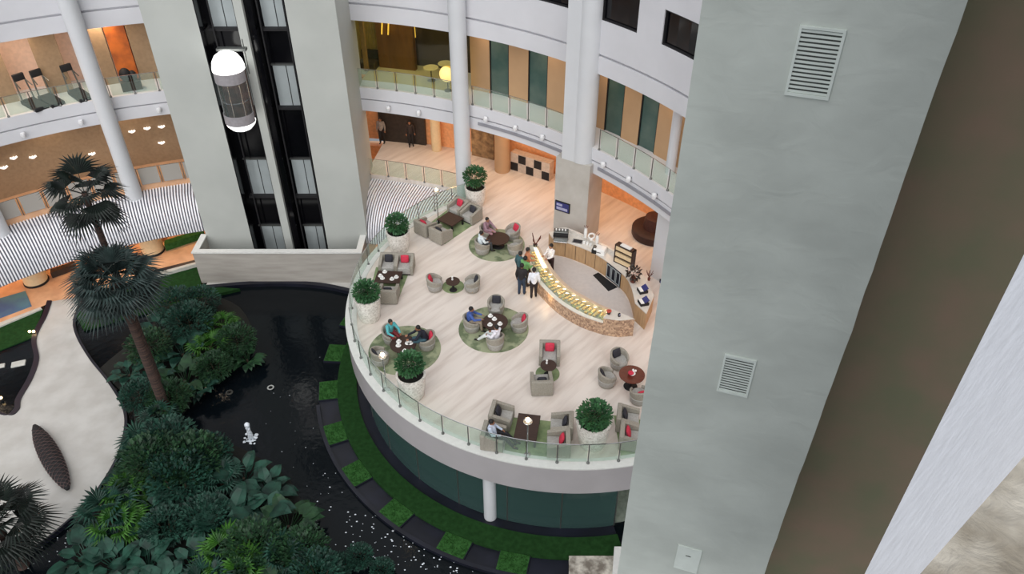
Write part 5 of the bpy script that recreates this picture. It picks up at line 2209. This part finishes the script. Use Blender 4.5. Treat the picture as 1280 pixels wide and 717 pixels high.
def shrub_fn(kind, mt, seed):
    def fn():
        t = empty({'fan': 'low_fan_palm', 'bush': 'leafy_shrub', 'big': 'broad_leaf_plant'}[kind], (0, 0, 0), 0, 'x', 'plant')
        m_ = MB()
        if kind == 'fan':
            palm_crown(m_, (0, 0, .5), 1.15, 15, seed, -.1, .95, 12, .09)
            m_.build('fronds', M[mt], t, fix=False)
            MB().tube((0, 0, -.05), (0, 0, .6), .1, .07, 8).build('stem', M['bark'], t)
        elif kind == 'bush':
            leafy(.95, 1300, m_, .17, .75, seed, (0, 0, .95))
            m_.build('foliage', M[mt], t, fix=False)
            s_ = MB()
            for k in range(6):
                s_.tube((.1 * cos(k), .1 * sin(k), -.05), (.5 * cos(k * 1.05), .5 * sin(k * 1.05), 1.1), .03, .012, 5)
            s_.build('stem', M['bark'], t)
        else:
            rnd = random.Random(seed)
            for k in range(20):
                a = k * 2.4
                e = rnd.uniform(.25, 1.1)
                L_ = rnd.uniform(.65, 1.1)
                d = Vector((cos(a) * cos(e), sin(a) * cos(e), sin(e)))
                hub = Vector((0, 0, .15)) + d * L_ * .6
                sd_ = d.cross(Vector((0, 0, 1))).normalized()
                m_.tube((0, 0, 0), hub, .02, .015, 4)
                L2_ = L_ * .65
                w = L2_ * .36
                dd = (d + Vector((0, 0, -.55))).normalized()
                pts = [hub]
                row = []
                for q_ in (.15, .4, .7):
                    wd = w * (1.0, .95, .6)[(.15, .4, .7).index(q_)]
                    cpt = hub + dd * L2_ * q_
                    row.append((cpt - sd_ * wd + Vector((0, 0, .04)), cpt, cpt + sd_ * wd + Vector((0, 0, .04))))
                vs_ = [hub - dd * .05] + [v for r_ in row for v in r_] + [hub + dd * L2_ - Vector((0, 0, .1))]
                m_.add(vs_, [(0, 1, 2), (0, 2, 3), (1, 4, 5, 2), (2, 5, 6, 3), (4, 7, 8, 5), (5, 8, 9, 6), (7, 10, 8), (8, 10, 9)])
            m_.build('leaves', M[mt], t, fix=False)
            MB().tube((0, 0, -.05), (0, 0, .3), .07, .05, 8).build('stem', M['bark'], t)
        return t
    return fn


SH = {('fan', 0): Proto(shrub_fn('fan', 'leaf2', 31)), ('fan', 1): Proto(shrub_fn('fan', 'leaf3', 32)), ('bush', 0): Proto(shrub_fn('bush', 'leaf2', 33)),
      ('bush', 1): Proto(shrub_fn('bush', 'leaf4', 34)), ('big', 0): Proto(shrub_fn('big', 'leaf2', 35)), ('big', 1): Proto(shrub_fn('big', 'leaf4', 36))}
plants = [
    # upper island: x, y, kind, variant, scale
    (222, 385, 'bush', 0, 1.1), (252, 380, 'bush', 0, 1.0), (200, 405, 'big', 0, 1.2), (238, 408, 'bush', 0, 1.2), (276, 402, 'fan', 1, .9), (296, 428, 'bush', 1, 1.0),
    (262, 432, 'fan', 1, 1.1), (226, 436, 'big', 0, 1.3), (188, 438, 'bush', 1, 1.1), (158, 460, 'big', 0, 1.0), (190, 470, 'big', 0, 1.1), (228, 468, 'big', 1, 1.2),
    (268, 460, 'bush', 1, .9), (306, 440, 'big', 1, .8), (175, 496, 'bush', 0, .9), (212, 500, 'bush', 1, 1.0), (250, 478, 'big', 0, .9), (200, 520, 'fan', 0, 1.0),
    # lower island
    (180, 556, 'fan', 0, 1.2), (212, 562, 'bush', 0, 1.3), (244, 582, 'bush', 1, 1.3), (196, 588, 'bush', 1, 1.4), (228, 606, 'bush', 0, 1.3), (162, 592, 'big', 0, 1.1),
    (275, 596, 'fan', 0, 1.1), (302, 590, 'big', 0, 1.2), (332, 604, 'big', 0, 1.1), (262, 570, 'bush', 0, 1.0),
    (134, 640, 'fan', 0, 1.3), (184, 640, 'big', 0, 1.1), (206, 660, 'bush', 0, .9), (104, 690, 'big', 0, 1.2), (142, 700, 'big', 0, 1.2), (180, 700, 'big', 0, 1.2),
    (240, 700, 'big', 0, 1.2), (258, 650, 'bush', 0, 1.0), (290, 644, 'big', 0, 1.5), (325, 640, 'big', 0, 1.5), (358, 650, 'big', 1, 1.2), (282, 690, 'fan', 1, 1.2),
    (320, 690, 'bush', 1, 1.2), (354, 700, 'fan', 0, 1.2), (380, 690, 'bush', 1, 1.0), (305, 722, 'fan', 1, 1.3), (260, 726, 'fan', 0, 1.2), (350, 735, 'big', 1, 1.2),
    (210, 730, 'big', 0, 1.2), (150, 740, 'big', 0, 1.2), (395, 720, 'bush', 0, 1.0)]
names = {('fan', 0): ('dark low fan palm among the pond garden planting', 'dark low fan palms'), ('fan', 1): ('mid green low fan palm among the pond garden planting', 'mid green low fan palms'),
         ('bush', 0): ('dark blue-green leafy shrub in the pond garden', 'dark leafy shrubs'), ('bush', 1): ('olive green leafy shrub in the pond garden', 'olive leafy shrubs'),
         ('big', 0): ('dark plant with broad drooping leaves in the pond garden', 'dark broad leaved plants'), ('big', 1): ('olive plant with broad drooping leaves in the pond garden', 'olive broad leaved plants')}
rnd = random.Random(77)
for x, y, kd, vr, s in plants:
    p = P(x, y, G + .8)
    lb, gr = names[(kd, vr)]
    SH[(kd, vr)].put((p.x, p.y, G + .06), rnd.uniform(0, 6.28), lb, gr, scale=s)
for x, y, lb in ((157, 615, 'bright green fan palm at the path edge of the lower island, upper of two'), (147, 655, 'bright green fan palm at the path edge of the lower island, lower of two')):
    p = P(x, y, G + .8)
    o = SH[('fan', 1)].put((p.x, p.y, G + .06), 1.0, lb, scale=1.15)
    if 'group' in o:
        del o['group']
for x, y, s in ((450, 700, .8), (425, 712, .8), (478, 715, .7)):
    p = P(x, y, G)
    SH[('bush', 0)].put((p.x, p.y, WZ - .15), rnd.uniform(0, 6), 'sparse dark water plant in the pond near the bottom edge', 'water plants at the bottom edge', scale=s * .7)


# ------------------------------------------------------------------ lights
def area(loc, size, power, color, rot=(0, 0, 0), name='light'):
    l = bpy.data.lights.new(name, 'AREA')
    l.shape = 'DISK'
    l.size = size
    l.energy = power
    l.color = color
    o = bpy.data.objects.new(name, l)
    COL.objects.link(o)
    o.location = loc
    o.rotation_euler = rot
    return o


def point(loc, power, color, r=.1):
    l = bpy.data.lights.new('lamp', 'POINT')
    l.energy = power
    l.color = color
    l.shadow_soft_size = r
    o = bpy.data.objects.new('lamp', l)
    COL.objects.link(o)
    o.location = loc
    return o


WARM = (1.0, .62, .32)
WARM2 = (1.0, .78, .55)
for a in range(14, 80, 8):
    area((*apt(a, 24.4), 3.9), .8, 43, WARM)
for a in (-22, -32, -42, -52):
    area((*apt(a, 23.6), 3.9), .8, 22, WARM2)
    area((*apt(a, 23.4), L2B - .05), .8, 60, WARM2)
for a in (14, 20):
    area((*apt(a, 24.4), L2B - .05), .5, 22, (1.0, .8, .4))
for a in range(28, 66, 9):
    area((*apt(a, 23.2), L2B - .05), .5, 14, WARM2)
for a in (-60, -50, -40, -30, -20, 13, 20, 28):
    area((*apt(a, 23.2), -.6), .8, 75, (1.0, .66, .34))
for p in lamps:
    point((p.x, p.y, 2.15), 6, (1.0, .75, .45), .08)
# display lighting in the case
for i in range(4, N - 1, 6):
    q = lerp(fo, fi, .6)[i]
    point((q[0], q[1], .96), 2.2, (1.0, .86, .62), .05)
for i in (8, 20, 32):
    q = lerp(fo, fi, -.25)[i]
    point((q[0], q[1], .5), 5, (1.0, .7, .35), .1)
# under terrace glow is faint
area((2.5, 25, -1.6), 3.0, 90, (.8, 1.0, .85))
area((-13.55, 36.05, 7.65), .6, 12, (1, .9, .8))

# world: soft daylight from the atrium roof
w = bpy.data.worlds.new('World')
sc.world = w
w.use_nodes = True
nt = w.node_tree
bg = nt.nodes['Background']
tc = nt.nodes.new('ShaderNodeTexCoord')
sx = nt.nodes.new('ShaderNodeSeparateXYZ')
cr = nt.nodes.new('ShaderNodeValToRGB')
nt.links.new(tc.outputs['Generated'], sx.inputs[0])
nt.links.new(sx.outputs['Z'], cr.inputs[0])
cr.color_ramp.elements[0].position = 0.0
cr.color_ramp.elements[0].color = (.32, .34, .37, 1)
cr.color_ramp.elements[1].position = .55
cr.color_ramp.elements[1].color = (.95, .97, 1.0, 1)
nt.links.new(cr.outputs[0], bg.inputs[0])
bg.inputs[1].default_value = .8
sl = bpy.data.lights.new('daylight', 'SUN')
sl.energy = 2.6
sl.angle = radians(75)
sl.color = (1.0, .99, .97)
so = bpy.data.objects.new('daylight', sl)
COL.objects.link(so)
so.rotation_euler = (radians(53), 0, radians(-6))

sc.view_settings.view_transform = 'Standard'
sc.view_settings.look = 'None'
sc.view_settings.gamma = 1
sc.view_settings.exposure = 0.0
sc.view_settings.use_curve_mapping = False
